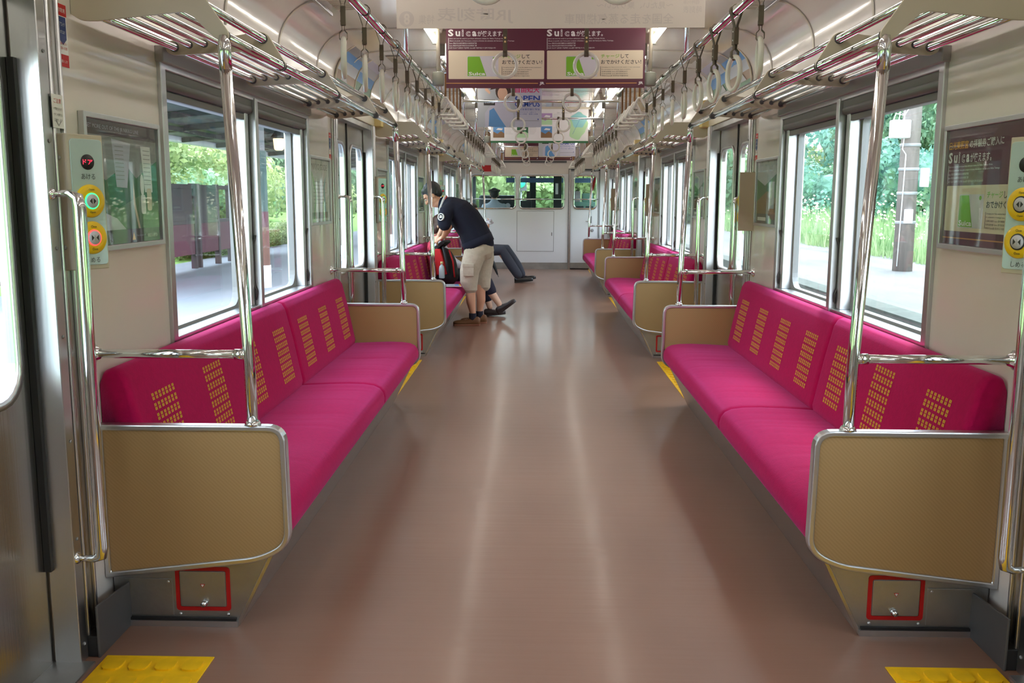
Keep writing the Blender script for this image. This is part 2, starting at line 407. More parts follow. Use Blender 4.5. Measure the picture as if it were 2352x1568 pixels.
# window units
def window_unit(s, yc, idx):
    f = side(s); y0, y1, z0, z1 = yc - 1.0, yc + 1.0, .755, 1.69
    w = empty('window_%d' % idx, (0, 0, 0), kind='structure')
    mb = MB()     # outer frame with a projecting lip
    mb.ring([(y1 + .02, z1 + .03), (y0 - .02, z1 + .03), (y0 - .02, z0 - .02), (y1 + .02, z0 - .02)], [(y1 - .022, z1 - .01), (y0 + .022, z1 - .01), (y0 + .022, z0 + .028), (y1 - .022, z0 + .028)], f, 1.276, 1.405, 'aluminium')
    mb.build('window_frame', w, bevel=.003)
    MB().box((s * 1.262, y0 - .03, 1.70), (s * 1.292, y1 + .03, 1.752), 'head_grey').build('head_trim', w, bevel=.004)
    MB().box((s * 1.280, y0 - .012, .70), (s * 1.292, y0 + .012, 1.72), 'aluminium').build('joint_strip', w)
    MB().box((s * 1.268, yc + .005, z0 - .01), (s * 1.40, yc + .045, z1), 'aluminium').build('mullion', w, bevel=.003)
    for a, b in ((y0 + .022, yc + .005), (yc + .045, y1 - .022)):
        MB().box((s * 1.285, a, 1.636), (s * 1.33, b, 1.68), 'blind').tube([(s * 1.300, a, 1.640), (s * 1.300, b, 1.640)], .020, 'blind', 12).build('blind_roller', w)
        MB().box((s * 1.300, a, 1.592), (s * 1.318, b, 1.618), 'blind').build('blind_bar', w, bevel=.003)
        mb = MB(); inn = rr(a + .012, z0 + .04, b - .085, 1.60, [.02, .02, .02, .075]); out = corners(a, z0 + .028, b - .06, 1.66)
        mb.ring(out, inn, f, 1.345, 1.375, 'mid_grey'); mb.build('glazing_frame', w)
        MB().box((s * 1.296, b - .062, z0 + .028), (s * 1.36, b - .02, 1.64), 'aluminium').build('sash_stile', w, bevel=.004)
        MB().box((s * 1.30, b - .02, z0 + .028), (s * 1.372, b, 1.64), 'rubber').build('gasket', w)
        MB().tube([(s * 1.292, b - .012, z0 + .05), (s * 1.288, b - .012, z0 + .09), (s * 1.300, b - .012, z0 + .12), (s * 1.300, b - .012, z0 + .30), (s * 1.288, b - .012, z0 + .34)], .0035, 'dark_grey', 6).build('latch_rod', w)
        MB().box((s * 1.358, a + .005, z0 + .03), (s * 1.362, b - .07, 1.61), 'glass').build('glass_pane', w)
    return w
wi = 0
for s in (-1, 1):
    for k in range(-1, 3):
        wi += 1; yc = B0 + PITCH * k + BL / 2 + .024
        if k == -1: yc = B0 + PITCH * k + BL / 2 + .024
        window_unit(s, yc, wi)

# side doors
def door_unit(s, d, idx):
    f = side(s); w = empty('door_%d' % idx, (0, 0, 0), kind='structure')
    for q in (-1, 1):
        a, b = (d - .66, d - .002) if q < 0 else (d + .002, d + .66)
        wa, wb_ = (d - .56, d - .105) if q < 0 else (d + .105, d + .56)
        mb = MB(); mb.ring(corners(a, .004, b, 1.86), rr(wa, .76, wb_, 1.62, .085), f, 1.345, 1.372, 'stainless')
        lf = mb.build('door_leaf', w)
        mb = MB(); mb.ring(rr(wa - .016, .744, wb_ + .016, 1.636, .098), rr(wa + .004, .764, wb_ - .004, 1.616, .082), f, 1.336, 1.348, 'aluminium', True); mb.build('window_rim', lf)
        MB().box((s * 1.357, wa, .76), (s * 1.360, wb_, 1.62), 'glass').build('glass_pane', lf)
        MB().box((s * 1.338, d - .008 if q < 0 else d, .004), (s * 1.375, d if q < 0 else d + .008, 1.86), 'rubber').build('rubber_edge', lf)
        mb = MB(); yy = d + q * .055
        mb.box((s * 1.338, yy - .018, .80), (s * 1.346, yy + .018, .86), 'stainless_dull'); mb.ring(rr(yy - .02, .79, yy + .02, .87, .012, 3), rr(yy - .012, .80, yy + .012, .86, .008, 3), f, 1.334, 1.346, 'chrome'); mb.build('door_pull', lf)
        # post beside the opening
        e = d + q * .635; p = MB(); y0, y1 = sorted((e, e + q * .115))
        p.box((s * 1.276, y0, 0), (s * 1.335, y1, 1.80), 'stainless')
        po = p.build('door_post', w, bevel=.006)
        st = MB(); y2, y3 = sorted((e - q * .008, e + q * .034))
        st.box((s * 1.270, y2, 0), (s * 1.340, y3, 1.80), 'aluminium')
        st.tube([(s * 1.272, e + q * .046, 0), (s * 1.272, e + q * .046, 1.80)], .006, 'aluminium', 8); st.tube([(s * 1.272, e + q * .098, 0), (s * 1.272, e + q * .098, 1.80)], .006, 'aluminium', 8)
        so = st.build('edge_strip', po, bevel=.002)
        sc_ = MB()
        for zz in (.05, .35, .62, .9, 1.13, 1.40, 1.62): sc_.lathe([(.005, 0), (.005, .002), (.003, .004)], 'mid_grey', (s * 1.270, e + q * .014, zz), (-s, 0, 0), 8)
        tag(sc_.build('screws', so), kind='stuff')
        g = MB(); y4, y5 = sorted((e - q * .024, e + q * .002)); g.box((s * 1.326, y4, .27), (s * 1.344, y5, 1.60), 'black'); g.build('black_gap_strip', w)  # black strip along the gap between leaf and post
    MB().box((s * 1.285, d - .635, 1.765), (s * 1.40, d + .635, 1.80), 'stainless_dull').build('door_track', w)
    MB().box((s * 1.272, d - .74, 1.80), (s * 1.30, d + .74, 1.945), 'cream_paint').build('header_panel', w, bevel=.004)
    MB().box((s * 1.235, d - .635, -.002), (s * 1.40, d + .635, .006), 'stainless_dull').build('sill', w)
    return w
di = 0
for s in (-1, 1):
    for k, d in enumerate(DOOR): di += 1; door_unit(s, d, di)

# tactile yellow tiles in the doorways
for s in (-1, 1):
    for k, d in enumerate(DOOR):
        root = empty('tactile_tile', (s * 1.07, d, 0), 'yellow tactile warning tile on the floor inside the %s %s door' % (ORD[k], SN[s]), 'floor tile', 'yellow tiles inside the doorways')
        MB().box((-.15, -.675, 0), (.15, .675, .004), 'yellow_tile').build('tile_base', root, bevel=.0015)
        if k > 1: continue
        me = None
        for i in range(14):
            for j in range(4):
                if me is None:
                    mm = MB(); mm.prism(fill_round([(-.026, -.030), (.026, -.030), (.026, .030), (-.026, .030)], .02, 3), lambda u, v, w: (u, v, w), .004, .0092, 'yellow_tile'); me = mm.mesh('tactile_bar')
                o = link('tactile_bar', me, root, (-.108 + .072 * j, -.62 + .0954 * i, 0)); o.rotation_euler.z = 0.0

# end bulkhead of the driving cab with three windows and a door
b_ = lambda u, v, w: (u, w, v)
mb = MB()
WN = [(-1.16, -.398), (-.30, .468)]
WZ = (1.09, 1.655)
mb.box((-1.29, BULK, 0), (.555, BULK + .04, 1.05), 'white_panel'); mb.box((-1.29, BULK, 1.69), (.555, BULK + .04, 2.22), 'cream')
mb.box((-1.29, BULK, 1.05), (-1.19, BULK + .04, 1.69), 'white_panel')
mb.ring(corners(-1.19, 1.05, -.345, 1.69), rr(WN[0][0], WZ[0], WN[0][1], WZ[1], .05), b_, BULK, BULK + .04, 'white_panel')
mb.ring(corners(-.345, 1.05, .555, 1.69), rr(WN[1][0], WZ[0], WN[1][1], WZ[1], .05), b_, BULK, BULK + .04, 'white_panel')
mb.box((.555, BULK, 1.78), (1.29, BULK + .04, 2.22), 'cream'); mb.box((1.12, BULK, 0), (1.29, BULK + .04, 1.78), 'white_panel')
mb.box((.56, BULK + .035, 0), (1.12, BULK + .04, .02), 'dark_grey')
tag(mb.build('wall_front'), kind='structure'); wf = bpy.data.objects['wall_front']
for i, (a, b) in enumerate(WN):
    MB().ring(rr(a - .018, WZ[0] - .018, b + .018, WZ[1] + .018, .06), rr(a + .006, WZ[0] + .006, b - .006, WZ[1] - .006, .045), b_, BULK - .012, BULK + .005, 'chrome', True).build('window_rim', wf)
    MB().box((a, BULK + .018, WZ[0]), (b, BULK + .022, WZ[1]), 'cab_glass').build('glass_pane', wf)
MB().box((-1.29, BULK - .006, 0), (.56, BULK + .001, .12), 'stainless_dull').build('kick_plate', wf)
mb = MB(); mb.ring(corners(-.36, .318, .306, 1.041, 1), corners(-.352, .326, .298, 1.033, 1), b_, BULK - .004, BULK + .001, 'mid_grey'); mb.box((-.352, BULK - .003, .326), (.298, BULK + .001, 1.033), 'white_panel'); hp = mb.build('service_hatch', wf)
MB().box((.258, BULK - .012, .60), (.276, BULK, .66), 'mid_grey').build('latch', hp)
MB().box((-.60, BULK - .03, 1.885), (.52, BULK, 1.92), 'dark_grey').build('advert_rail', wf)
MB().box((-.98, BULK - .012, 1.73), (-.72, BULK, 1.84), 'red').box((-.80, BULK - .016, 1.75), (-.74, BULK - .01, 1.83), 'forest_print').build('fire_notice', wf)
dr = empty('door_9', (0, 0, 0), kind='structure')
mb = MB(); mb.ring(corners(.60, .02, 1.09, 1.735), rr(.665, WZ[0], 1.045, WZ[1], .06), b_, BULK + .004, BULK + .036, 'white_panel'); lf = mb.build('door_leaf', dr)
MB().ring(rr(.647, WZ[0] - .018, 1.063, WZ[1] + .018, .07), rr(.671, WZ[0] + .006, 1.039, WZ[1] - .006, .055), b_, BULK - .010, BULK + .010, 'chrome', True).build('window_rim', lf)
MB().box((.665, BULK + .018, WZ[0]), (1.045, BULK + .022, WZ[1]), 'cab_glass').build('glass_pane', lf)
MB().box((.60, BULK - .003, .02), (1.09, BULK + .005, .12), 'stainless_dull').build('kick_plate', lf)
MB().box((.93, BULK - .012, .83), (.98, BULK + .004, .95), 'mid_grey').tube([(.96, BULK - .03, .86), (.87, BULK - .03, .86)], .008, 'chrome', 8).box((.955, BULK - .03, .855), (.965, BULK, .865), 'chrome').build('handle', lf)
MB().lathe([(.03, 0), (.03, .008), (.02, .012)], 'mid_grey', (.99, BULK + .004, .70), (0, -1, 0), 14).build('lock', lf)
mb = MB(); mb.box((.562, BULK - .02, 0), (.60, BULK + .005, 1.77), 'stainless'); mb.box((1.09, BULK - .006, 0), (1.112, BULK + .004, 1.75), 'mid_grey'); mb.box((.60, BULK - .006, 1.735), (1.09, BULK + .004, 1.758), 'mid_grey'); mb.build('door_frame', dr)
for a, b, nm, lb in ((-1.27, .50, 'handrail', 'long chrome handrail across the two wide cab windows'), (.63, 1.09, 'handrail', 'short chrome handrail across the cab door window')):
    h = empty(nm, (0, BULK - .05, 1.247), lb, 'handrail')
    MB().tube([(a, 0, 0), (b, 0, 0)], .011, 'chrome', 10).build('bar', h)
    for x in (a + .02, b - .02): MB().tube([(x, 0, 0), (x, .05, 0)], .008, 'chrome', 8).build('bracket', h)
# ------------------------------------------------------------------ long bench seats
BACK = [(1.285, .36), (1.287, .74), (1.275, .768), (1.252, .776), (1.228, .768), (1.212, .742), (1.178, .60), (1.150, .46), (1.138, .40), (1.15, .34)]
def crease(u):     # z offset of the cushion top along the bench
    return 0
def cushion_mesh(s, y0, y1, seats):
    """seat cushion: rounded profile along Y, swelling at each place with shallow creases"""
    prof = [(1.20, .27), (1.20, .372), (1.13, .380), (1.02, .386), (.92, .389), (.85, .387), (.80, .380), (.772, .366), (.756, .345), (.750, .318), (.752, .292), (.762, .276), (.80, .270)]
    L = y1 - y0; nS = int(L / .02); vs = []; rnd = random.Random(int(y0 * 100) + s); cr = [(rnd.uniform(.1, L - .1), rnd.uniform(.0022, .0048), rnd.uniform(.35, .9), rnd.uniform(-.35, .35)) for _ in range(int(seats * 3))]
    ys = []; e = .022
    for i in range(5): ys.append((y0 + e * (1 - math.cos(PI / 2 * i / 4)), math.sin(PI / 2 * i / 4)))
    for i in range(1, nS): ys.append((y0 + e + (L - 2 * e) * i / nS, 1.0))
    for i in range(5): ys.append((y1 - e * (1 - math.cos(PI / 2 * (4 - i) / 4)), math.sin(PI / 2 * (4 - i) / 4)))
    for y, q in ys:
        t = (y - y0) / L * seats % 1.0
        for a, z in prof:
            k = 1 - (1 - q) * .022 / .06
            aa = 1.0 + (a - 1.0) * (1 - (1 - q) * .06); zz = .32 + (z - .32) * (1 - (1 - q) * .26)
            if z > .36:
                zz -= .006 * math.exp(-((t - .5) / .28) ** 2) * math.exp(-((a - .97) / .14) ** 2)
                for c0, h, w_, sl in cr:
                    d = (y - y0) - c0 - sl * (a - .97) ** 2 * 2
                    if abs(d) < .03: zz -= h * math.exp(-(d / .009) ** 2) * max(0, 1 - abs(a - .95) / .2)
            vs.append((s * aa, y, zz))
    n = len(prof); N = len(ys); mb = MB()
    mb.add(vs, [(i * n + j, i * n + (j + 1) % n, (i + 1) * n + (j + 1) % n, (i + 1) * n + j) for i in range(N - 1) for j in range(n)] + [tuple(range(n)), tuple(range((N - 1) * n, N * n))], 'moquette', True)
    return mb
def back_mesh(s, y0, y1):
    n = len(BACK); L = y1 - y0; e = .03; ys = []
    for i in range(5): ys.append((y0 + e * (1 - math.cos(PI / 2 * i / 4)), math.sin(PI / 2 * i / 4)))
    for i in range(1, 8): ys.append((y0 + e + (L - 2 * e) * i / 8, 1.0))
    for i in range(5): ys.append((y1 - e * (1 - math.cos(PI / 2 * (4 - i) / 4)), math.sin(PI / 2 * (4 - i) / 4)))
    vs = []
    for y, q in ys:
        for a, z in BACK: vs.append((s * (1.287 + (a - 1.287) * (1 - (1 - q) * .16)), y, z - (1 - q) * (.014 if z > .7 else 0)))
    N = len(ys); mb = MB()
    mb.add(vs, [(i * n + j, i * n + (j + 1) % n, (i + 1) * n + (j + 1) % n, (i + 1) * n + j) for i in range(N - 1) for j in range(n)] + [tuple(range(n)), tuple(range((N - 1) * n, N * n))], 'moquette', True)
    return mb
def back_a(z):      # distance of the front face of the back at height z
    P = sorted([(p[1], p[0]) for p in BACK[5:9]])
    for (z0, a0), (z1, a1) in zip(P, P[1:]):
        if z0 <= z <= z1: return a0 + (a1 - a0) * (z - z0) / (z1 - z0)
    return P[-1][1]
def mark_mesh(s, yc):
    mb = MB(); cw, ch = .0262, .0305
    for r in range(8):
        for c in range(7):
            y = yc - .0917 + c * cw; z = .678 - r * ch
            for i in (0, 1):
                for j in (0, 1):
                    ya = y + i * .0085 + .003; za = z - .003 - j * .0115; yb = ya + .0062; zb = za - .0092
                    v = [(s * (back_a(zz) - .0012), yy, zz) for yy, zz in ((ya, za), (yb, za), (yb, zb), (ya, zb))]
                    mb.add(v, [(0, 1, 2, 3)], 'woven_yellow')
    return mb
PANEL = fill_round([(1.289, .620), (.747, .620), (.742, .262), (.83, .214), (1.289, .160)], [0, .055, .05, .05, 0], 7)
def end_panel(root, s, y, n):
    fn = lambda u, v, w: (s * u, w, v)
    mb = MB(); mb.prism(inset(PANEL, .012), fn, y - .011, y + .011, 'end_panel'); p = mb.build('end_panel', root)
    mb = MB(); mb.ring(PANEL, inset(PANEL, .017), fn, y - .017, y + .017, 'aluminium'); mb.build('panel_trim', p, bevel=.004)
def bench(s, k, seats):
    y0 = B0 + PITCH * k; y1 = y0 + BL; nm = '%s %s' % (ORD[k], SN[s])
    root = empty('bench_seat', (0, 0, 0)); cnt = {1: 'nearest', 2: 'middle', 3: 'far'}[k + 1]
    tag(root, 'magenta upholstered long bench seat on the %s side, %s of the three' % (SN[s], cnt), 'bench', 'magenta bench seats along the car sides')
    a = y0 + .022; b = y1 - .022; per = (b - a) / 7; m = a + per * seats[0]
    for i, (u, v, c) in enumerate(((a, m, seats[0]), (m, b, seats[1]))):
        cushion_mesh(s, u + .001, v - .001, c).build('seat_cushion', root)
        bk = back_mesh(s, u + .001, v - .001).build('back_cushion', root)
        for q in range(c): tag(mark_mesh(s, u + per * (q + .5)).build('woven_mark', bk), 'block of small yellow woven dashes')
    end_panel(root, s, y0, 0); end_panel(root, s, y1, 1)
    fn = lambda u, v, w: (s * u, w, v)
    MB().prism([(1.285, 0), (.922, 0), (.80, .25), (.80, .268), (1.285, .268)], fn, y0 + .025, y1 - .025, 'stainless_dull').build('seat_base', root, bevel=.003)
    MB().prism([(.925, .0), (.912, .0), (.782, .262), (.795, .266)], fn, y0 + .018, y1 - .018, 'stainless').build('front_plate', root, bevel=.002)
    MB().box((s * .915, y0 + .012, 0.0), (s * 1.28, y0 + .028, .018), 'aluminium').box((s * .92, y0 + .014, .018), (s * 1.28, y0 + .03, .026), 'black').build('toe_strip', root)
    # end face details
    yf = y0 + .025
    h = MB(); h.prism([(1.085, .060), (.950, .060), (.950, .168), (1.085, .168)], fn, yf - .004, yf, 'stainless_dull'); hh = h.build('heater_hatch', root, bevel=.001)
    MB().ring(rr(.936, .046, 1.099, .182, .010, 3), rr(.948, .058, 1.087, .170, .006, 3), fn, yf - .002, yf + .001, 'red_paint').build('red_border', hh)
    MB().lathe([(.010, 0), (.010, .006), (.008, .008), (.008, .018), (.0, .019)], 'chrome', (s * 1.012, yf - .004, .073), (0, -1, 0), 14).build('lock_knob', hh)
    MB().prism([(1.024, .130), (1.010, .130), (1.017, .118)], fn, yf - .0055, yf - .004, 'red_paint').prism([(1.0215, .1288), (1.0125, .1288), (1.017, .1205)], fn, yf - .006, yf - .0055, 'paper_white').build('warning_sticker', hh)
    MB().prism([(1.25, .03), (1.108, .03), (1.108, .145), (1.25, .145)], fn, yf - .003, yf, 'stainless_dull').build('side_cover', root, bevel=.001)
    sc_ = MB()
    for x, z in ((1.088, .035), (.945, .035), (1.12, .135)): sc_.lathe([(.005, 0), (.005, .002), (.003, .004)], 'aluminium', (s * x, yf, z), (0, -1, 0), 8)
    tag(sc_.build('screws', root), kind='stuff')
    MB().box((s * 1.262, y0 - .2, 0), (s * 1.29, y0 + .02, .0), 'black') if 0 else None
    v = MB(); v.prism([(y0 - .185, 0), (y0 + .03, 0), (y0 + .02, .135), (y0 - .185, .150)], lambda u, v_, w: (s * w, u, v_), 1.235, 1.242, 'dark_steel').box((s * 1.242, y0 - .18, 0), (s * 1.285, y0 + .02, .06), 'black'); v.build('duct_cover', root, bevel=.002)
    return root
bench(-1, 0, (4, 3)); bench(-1, 1, (4, 3)); bench(-1, 2, (4, 3)); bench(1, 0, (3, 4)); bench(1, 1, (3, 4)); bench(1, 2, (3, 4))

# ------------------------------------------------------------------ poles at the bench ends
for s in (-1, 1):
    proto = None
    for k in range(3):
        for e in (0, 1):
            y = B0 + PITCH * k + BL * e
            if proto is None:
                root = empty('grab_pole', (0, 0, 0))
                MB().tube([(s * .842, 0, .612), (s * .845, 0, .80), (s * .880, 0, 1.66)], .0165, 'chrome', 18).build('pole', root)
                MB().tube([(s * .8775, 0, 1.600), (s * .8795, 0, 1.664), (s * .880, 0, 1.69)], [.0175, .0175, .012], 'chrome', 18).build('top_sleeve', root)
                MB().tube([(s * .8445, 0, .823), (s * 1.292, 0, .823)], .0130, 'chrome', 16).tube([(s * .855, 0, .823), (s * .885, 0, .823)], .0155, 'chrome', 16).build('horizontal_bar', root)
                MB().lathe([(.028, 0), (.028, .004), (.020, .008), (.016, .020)], 'chrome', (s * 1.290, 0, .823), (-s, 0, 0), 16).build('flange', root)
                MB().lathe([(.024, 0), (.022, .006), (.018, .012)], 'chrome', (s * .842, 0, .620), (0, 0, 1), 16).build('foot_collar', root); proto = root
            else: root = copy_tree(proto)
            root.location = (0, y, 0)
            tag(root, 'chrome grab pole with side bar at the %s end of the %s %s bench' % (('near', 'far')[e], ('nearest', 'middle', 'far')[k], SN[s]), 'pole', 'chrome poles at the bench ends')
# vertical grab bars beside the doors
for s in (-1, 1):
    proto = None
    for k, d in enumerate(DOOR):
        for e in (-1, 1):
            y = d + e * .635 + e * .012
            if y < 1.5: continue
            if y > 16.5: continue
            if proto is None:
                root = empty('door_grab_bar', (0, 0, 0))
                MB().tube([(s * 1.268, 0, 1.268), (s * 1.228, 0, 1.270), (s * 1.207, 0, 1.258), (s * 1.203, 0, 1.235), (s * 1.203, 0, .330), (s * 1.206, 0, .305), (s * 1.226, 0, .295), (s * 1.268, 0, .297)], [.007, .010, .0165, .0172, .0172, .0165, .010, .007], 'chrome', 14).build('bar', root)
                for z in (1.268, .297): MB().lathe([(.017, 0), (.017, .006), (.010, .014)], 'chrome', (s * 1.276, 0, z), (-s, 0, 0), 12).build('bracket', root)
                proto = root
            else: root = copy_tree(proto)
            root.location = (0, y, 0)
            tag(root, 'vertical chrome grab bar on the %s post of the %s %s door' % (('near', '', 'far')[e + 1], ORD[k], SN[s]), 'grab bar', 'vertical grab bars beside the doors')

# ------------------------------------------------------------------ luggage racks
RK = [0, .58, 1.447, 2.43, BL]
END = fill_round([(1.289, 1.745), (1.262, 1.727), (1.22, 1.727), (.985, 1.750), (.962, 1.741), (.905, 1.684), (.882, 1.670), (.864, 1.684), (.866, 1.700), (.945, 1.815), (.975, 1.845), (1.289, 1.845)], [.0, .015, .0, .01, .01, .008, .012, .012, .006, .02, .02, 0], 3)
MID = fill_round([(.861, 1.690), (.882, 1.668), (.903, 1.684), (.955, 1.738), (1.235, 1.722), (1.262, 1.735), (1.256, 1.768), (1.02, 1.785), (.948, 1.800), (.920, 1.788)], [.018, .016, .006, .01, .01, .018, .012, .02, .016, .012], 3)
SLAT = [(1.230, 1.748, .0125), (1.180, 1.755, .0085), (1.130, 1.758, .0085), (1.080, 1.762, .0085), (1.030, 1.766, .0085)]
def rack(s, k):
    y0 = B0 + PITCH * k; fn = lambda u, v, w: (s * u, w, v)
    root = empty('luggage_rack', (0, y0, 0), 'chrome tube luggage rack with cream brackets above the %s %s bench' % (('nearest', 'middle', 'far')[k], SN[s]), 'luggage rack', 'luggage racks above the benches')
    for i, yy in enumerate(RK):
        e = i in (0, 4)
        MB().prism(END if e else MID, fn, yy - (.004 if e else .006), yy + (.004 if e else .006), 'cream_paint').build('bracket', root, bevel=.0015)
    MB().tube([(s * .882, .004, 1.690), (s * .882, BL + .012, 1.690)], .0145, 'chrome', 16).build('front_rod', root)
    MB().tube([(s * .937, .004, 1.774), (s * .937, BL - .004, 1.774)], .0130, 'chrome', 14).build('upper_rod', root)
    for a, z, r in SLAT: MB().tube([(s * a, .004, z), (s * a, BL - .004, z)], r, 'chrome', 10).build('slat', root)
    c = MB()
    for i, yy in enumerate(RK):
        for a, z, r in SLAT + [(.882, 1.690, .0145), (.937, 1.774, .013)]:
            for q in (-1, 1):
                if i == 0 and q < 0: continue
                c.tube([(s * a, yy + q * .006, z), (s * a, yy + q * .013, z)], r + .0035, 'dark_grey', 12)
    tag(c.build('collars', root), kind='stuff')
for s in (-1, 1):
    for k in range(3): rack(s, k)

# ------------------------------------------------------------------ strap rails, straps, lamps
def strap_ring(root, r=.0525, t=.0085, zc=-.195, across=False):
    pts = [((r * math.sin(2 * PI * i / 28), 0) if across else (0, r * math.sin(2 * PI * i / 28))) + (zc + r * math.cos(2 * PI * i / 28),) for i in range(28)]
    MB().tube(pts, t, 'ring_white', 10, closed=True).build('ring', root)
def belt(root, m='strap_belt', zc=-.195, r=.0525):
    """flat belt looped over the rail (axis Y) and through the ring, the rail lies at the origin"""
    w = .010; mb = MB(); T = zc + r
    path = []
    for i in range(9): a = -PI / 5 + (PI + 2 * PI / 5) * i / 8; path.append((.021 * math.cos(a), .021 * math.sin(a)))
    left = path + [(-.006, -.045), (-.005, -.10), (-.004, -.118)]
    loop = [(-.012, T + .016), (-.012, T), (0, T - .012), (.012, T), (.012, T + .016)]
    full = left + loop + [(.004, -.118), (.005, -.10), (.006, -.045), path[0]]
    n = len(full); th = .0016; inner = []
    vs = []
    for x, z in full: vs += [(x, -w, z), (x, w, z)]
    for i in range(n):
        a = Vector(full[i - 1]); b = Vector(full[(i + 1) % n]); d = (b - a).normalized(); x, z = full[i]; vs += [(x - d.y * th, -w, z + d.x * th), (x - d.y * th, w, z + d.x * th)]
    fs = []
    for i in range(n - 1):
        o = 2 * n; fs += [(2 * i, 2 * i + 2, 2 * i + 3, 2 * i + 1), (o + 2 * i, o + 2 * i + 1, o + 2 * i + 3, o + 2 * i + 2), (2 * i, o + 2 * i, o + 2 * i + 2, 2 * i + 2), (2 * i + 1, 2 * i + 3, o + 2 * i + 3, o + 2 * i + 1)]
    mb.add(vs, fs, m, True); mb.build('belt', root)
    MB().box((-.0075, -w - .001, -.105), (.0075, w + .001, -.052), m).lathe([(.003, 0), (.003, .0015)], 'chrome', (-.0075, 0, -.065), (-1, 0, 0), 8).lathe([(.003, 0), (.003, .0015)], 'chrome', (-.0075, 0, -.092), (-1, 0, 0), 8).build('belt_keeper', root, bevel=.001)
RZ = 1.858; VZ = 2.055; CZ = 2.0
def up_post(mb, x, y, z0, z1=2.215): mb.tube([(x, y, z0), (x, y, z1)], .009, 'chrome', 10)
for s in (-1, 1):
    for k in range(3):
        y0 = B0 + PITCH * k
        root = empty('strap_rail', (s * .60, y0, RZ), 'chrome strap rail hung along the ceiling above the %s %s bench' % (('nearest', 'middle', 'far')[k], SN[s]), 'strap rail', 'chrome strap rails along the ceiling')
        MB().tube([(0, .02, 0), (0, BL - .0, 0)], .0150, 'chrome', 16).build('rail', root)
        for yy in (.06, 1.56, BL - .04):
            mb = MB(); mb.tube([(0, yy, 0), (0, yy, .355)], .009, 'chrome', 10); mb.tube([(0, yy + .035, .012), (0, yy + .035, .355)], .006, 'chrome', 8); mb.build('hanger_post', root)
        ya = B0 + PITCH * k + BL; root = empty('strap_rail', (s * .60, ya, VZ), 'short chrome strap rail by the %s %s doorway' % (ORD[k + 1], SN[s]), 'strap rail', 'short strap rails by the doorways')
        L = PITCH - BL - (.0 if k < 2 else .45)
        MB().tube([(0, -.02, 0), (0, L + .02, 0)], .0125, 'chrome', 14).build('rail', root)
        for yy in (.0, L): MB().lathe([(.022, -.012), (.024, 0), (.022, .012)], 'grey_plastic', (0, yy, 0), (0, 1, 0), 12).tube([(0, yy, 0), (0, yy, .155)], .009, 'chrome', 10).build('hanger_post', root)
    ANG = [.19, .18, .13, .04, -.04, -.05, .11, .10, -.05] if s < 0 else [-.15, .18, .16, .10, -.05, -.14, -.13, .10, -.10]
    proto = empty('hanging_strap', (0, 0, 0)); strap_ring(proto); belt(proto)
    first = True; rnd = random.Random(11 + s)
    for k in range(3):
        for j in range(9):
            o = proto if first else copy_tree(proto); first = False
            o.location = (s * .60, B0 + PITCH * k + .215 + .3445 * j, RZ); o.rotation_euler = (rnd.uniform(-.04, .04), 0, ANG[(j + 2 * k) % 9] + (rnd.uniform(-.08, .08) if k else 0))
            tag(o, 'white ring strap, %s along the %s rail above the %s bench' % (ORD[j], SN[s], ('nearest', 'middle', 'far')[k]), 'hanging strap', 'white ring straps along the benches')
    # triangular straps in the doorways
    proto = empty('hanging_strap', (0, 0, 0))
    tri = fill_round([(0, -.165), (.068, -.285), (-.068, -.285)], .028, 5)
    MB().tube([(x, 0, z) for x, z in tri], .0075, 'ring_white', 8, closed=True).build('triangle_handle', proto)
    mb = MB(); mb.box((-.0055, -.0035, -.178), (.0055, .0, .010), 'strap_orange'); mb.box((-.0055, .0035, -.178), (.0055, .0065, .010), 'strap_orange'); mb.tube([(-.0055, 0, .0), (.0055, 0, 0)], .0175, 'strap_orange', 12); mb.build('belt', proto)
    first = True
    for k in range(1, 4):
        for j in range(5 if k < 3 else 3):
            o = proto if first else copy_tree(proto); first = False
            o.location = (s * .60, DOOR[k] - .60 + .29 * j, VZ); o.rotation_euler = (0, 0, rnd.uniform(-.25, .25))
            tag(o, 'triangular white strap, %s along the %s rail by the %s doorway' % (ORD[j], SN[s], ORD[k]), 'hanging strap', 'triangular straps in the doorways')
# cross bars with two ring straps each
CB = [B0 - .0, B0 + 1.562, B0 + 3.121, B0 + 4.82, B0 + 6.38, B0 + 7.94, B0 + 9.64, B0 + 11.2, B0 + 12.76]
proto = empty('hanging_strap', (0, 0, 0)); strap_ring(proto, .050, .0078, -.176, True)
mb = MB(); mb.box((-.0095, -.004, -.135), (.0095, .004, -.014), 'strap_belt'); mb.tube([(-.0095, 0, 0), (.0095, 0, 0)], .0165, 'strap_belt', 14); mb.tube([(-.0095, 0, -.129), (.0095, 0, -.129)], .0115, 'strap_belt', 12); mb.build('belt', proto)
MB().lathe([(.0045, 0), (.0045, .0015), (.002, .002)], 'yellowed', (0, -.004, -.062), (0, -1, 0), 10).lathe([(.0045, 0), (.0045, .0015), (.002, .002)], 'yellowed', (0, -.004, -.078), (0, -1, 0), 10).build('studs', proto)
first = True
for i, y in enumerate(CB):
    root = empty('cross_bar', (0, y, CZ), 'thin chrome bar across the car under the ceiling, %s from the camera' % ORD[i], 'cross bar', 'chrome cross bars under the ceiling')
    MB().tube([(-.598, 0, 0), (.598, 0, 0)], .0095, 'chrome', 12).build('bar', root)
    for x in (-.5, .5): MB().tube([(x, 0, 0), (x, 0, .212)], .006, 'chrome', 8).build('hanger', root)
    for s in (-1, 1):
        o = proto if first else copy_tree(proto); first = False
        o.location = (s * .174, y, CZ); o.rotation_euler = (0, 0, random.uniform(-.08, .08))
        tag(o, 'aisle ring strap on the %s cross bar from the camera, %s of its pair' % (ORD[i], SN[s]), 'hanging strap', 'aisle ring straps on the cross bars')
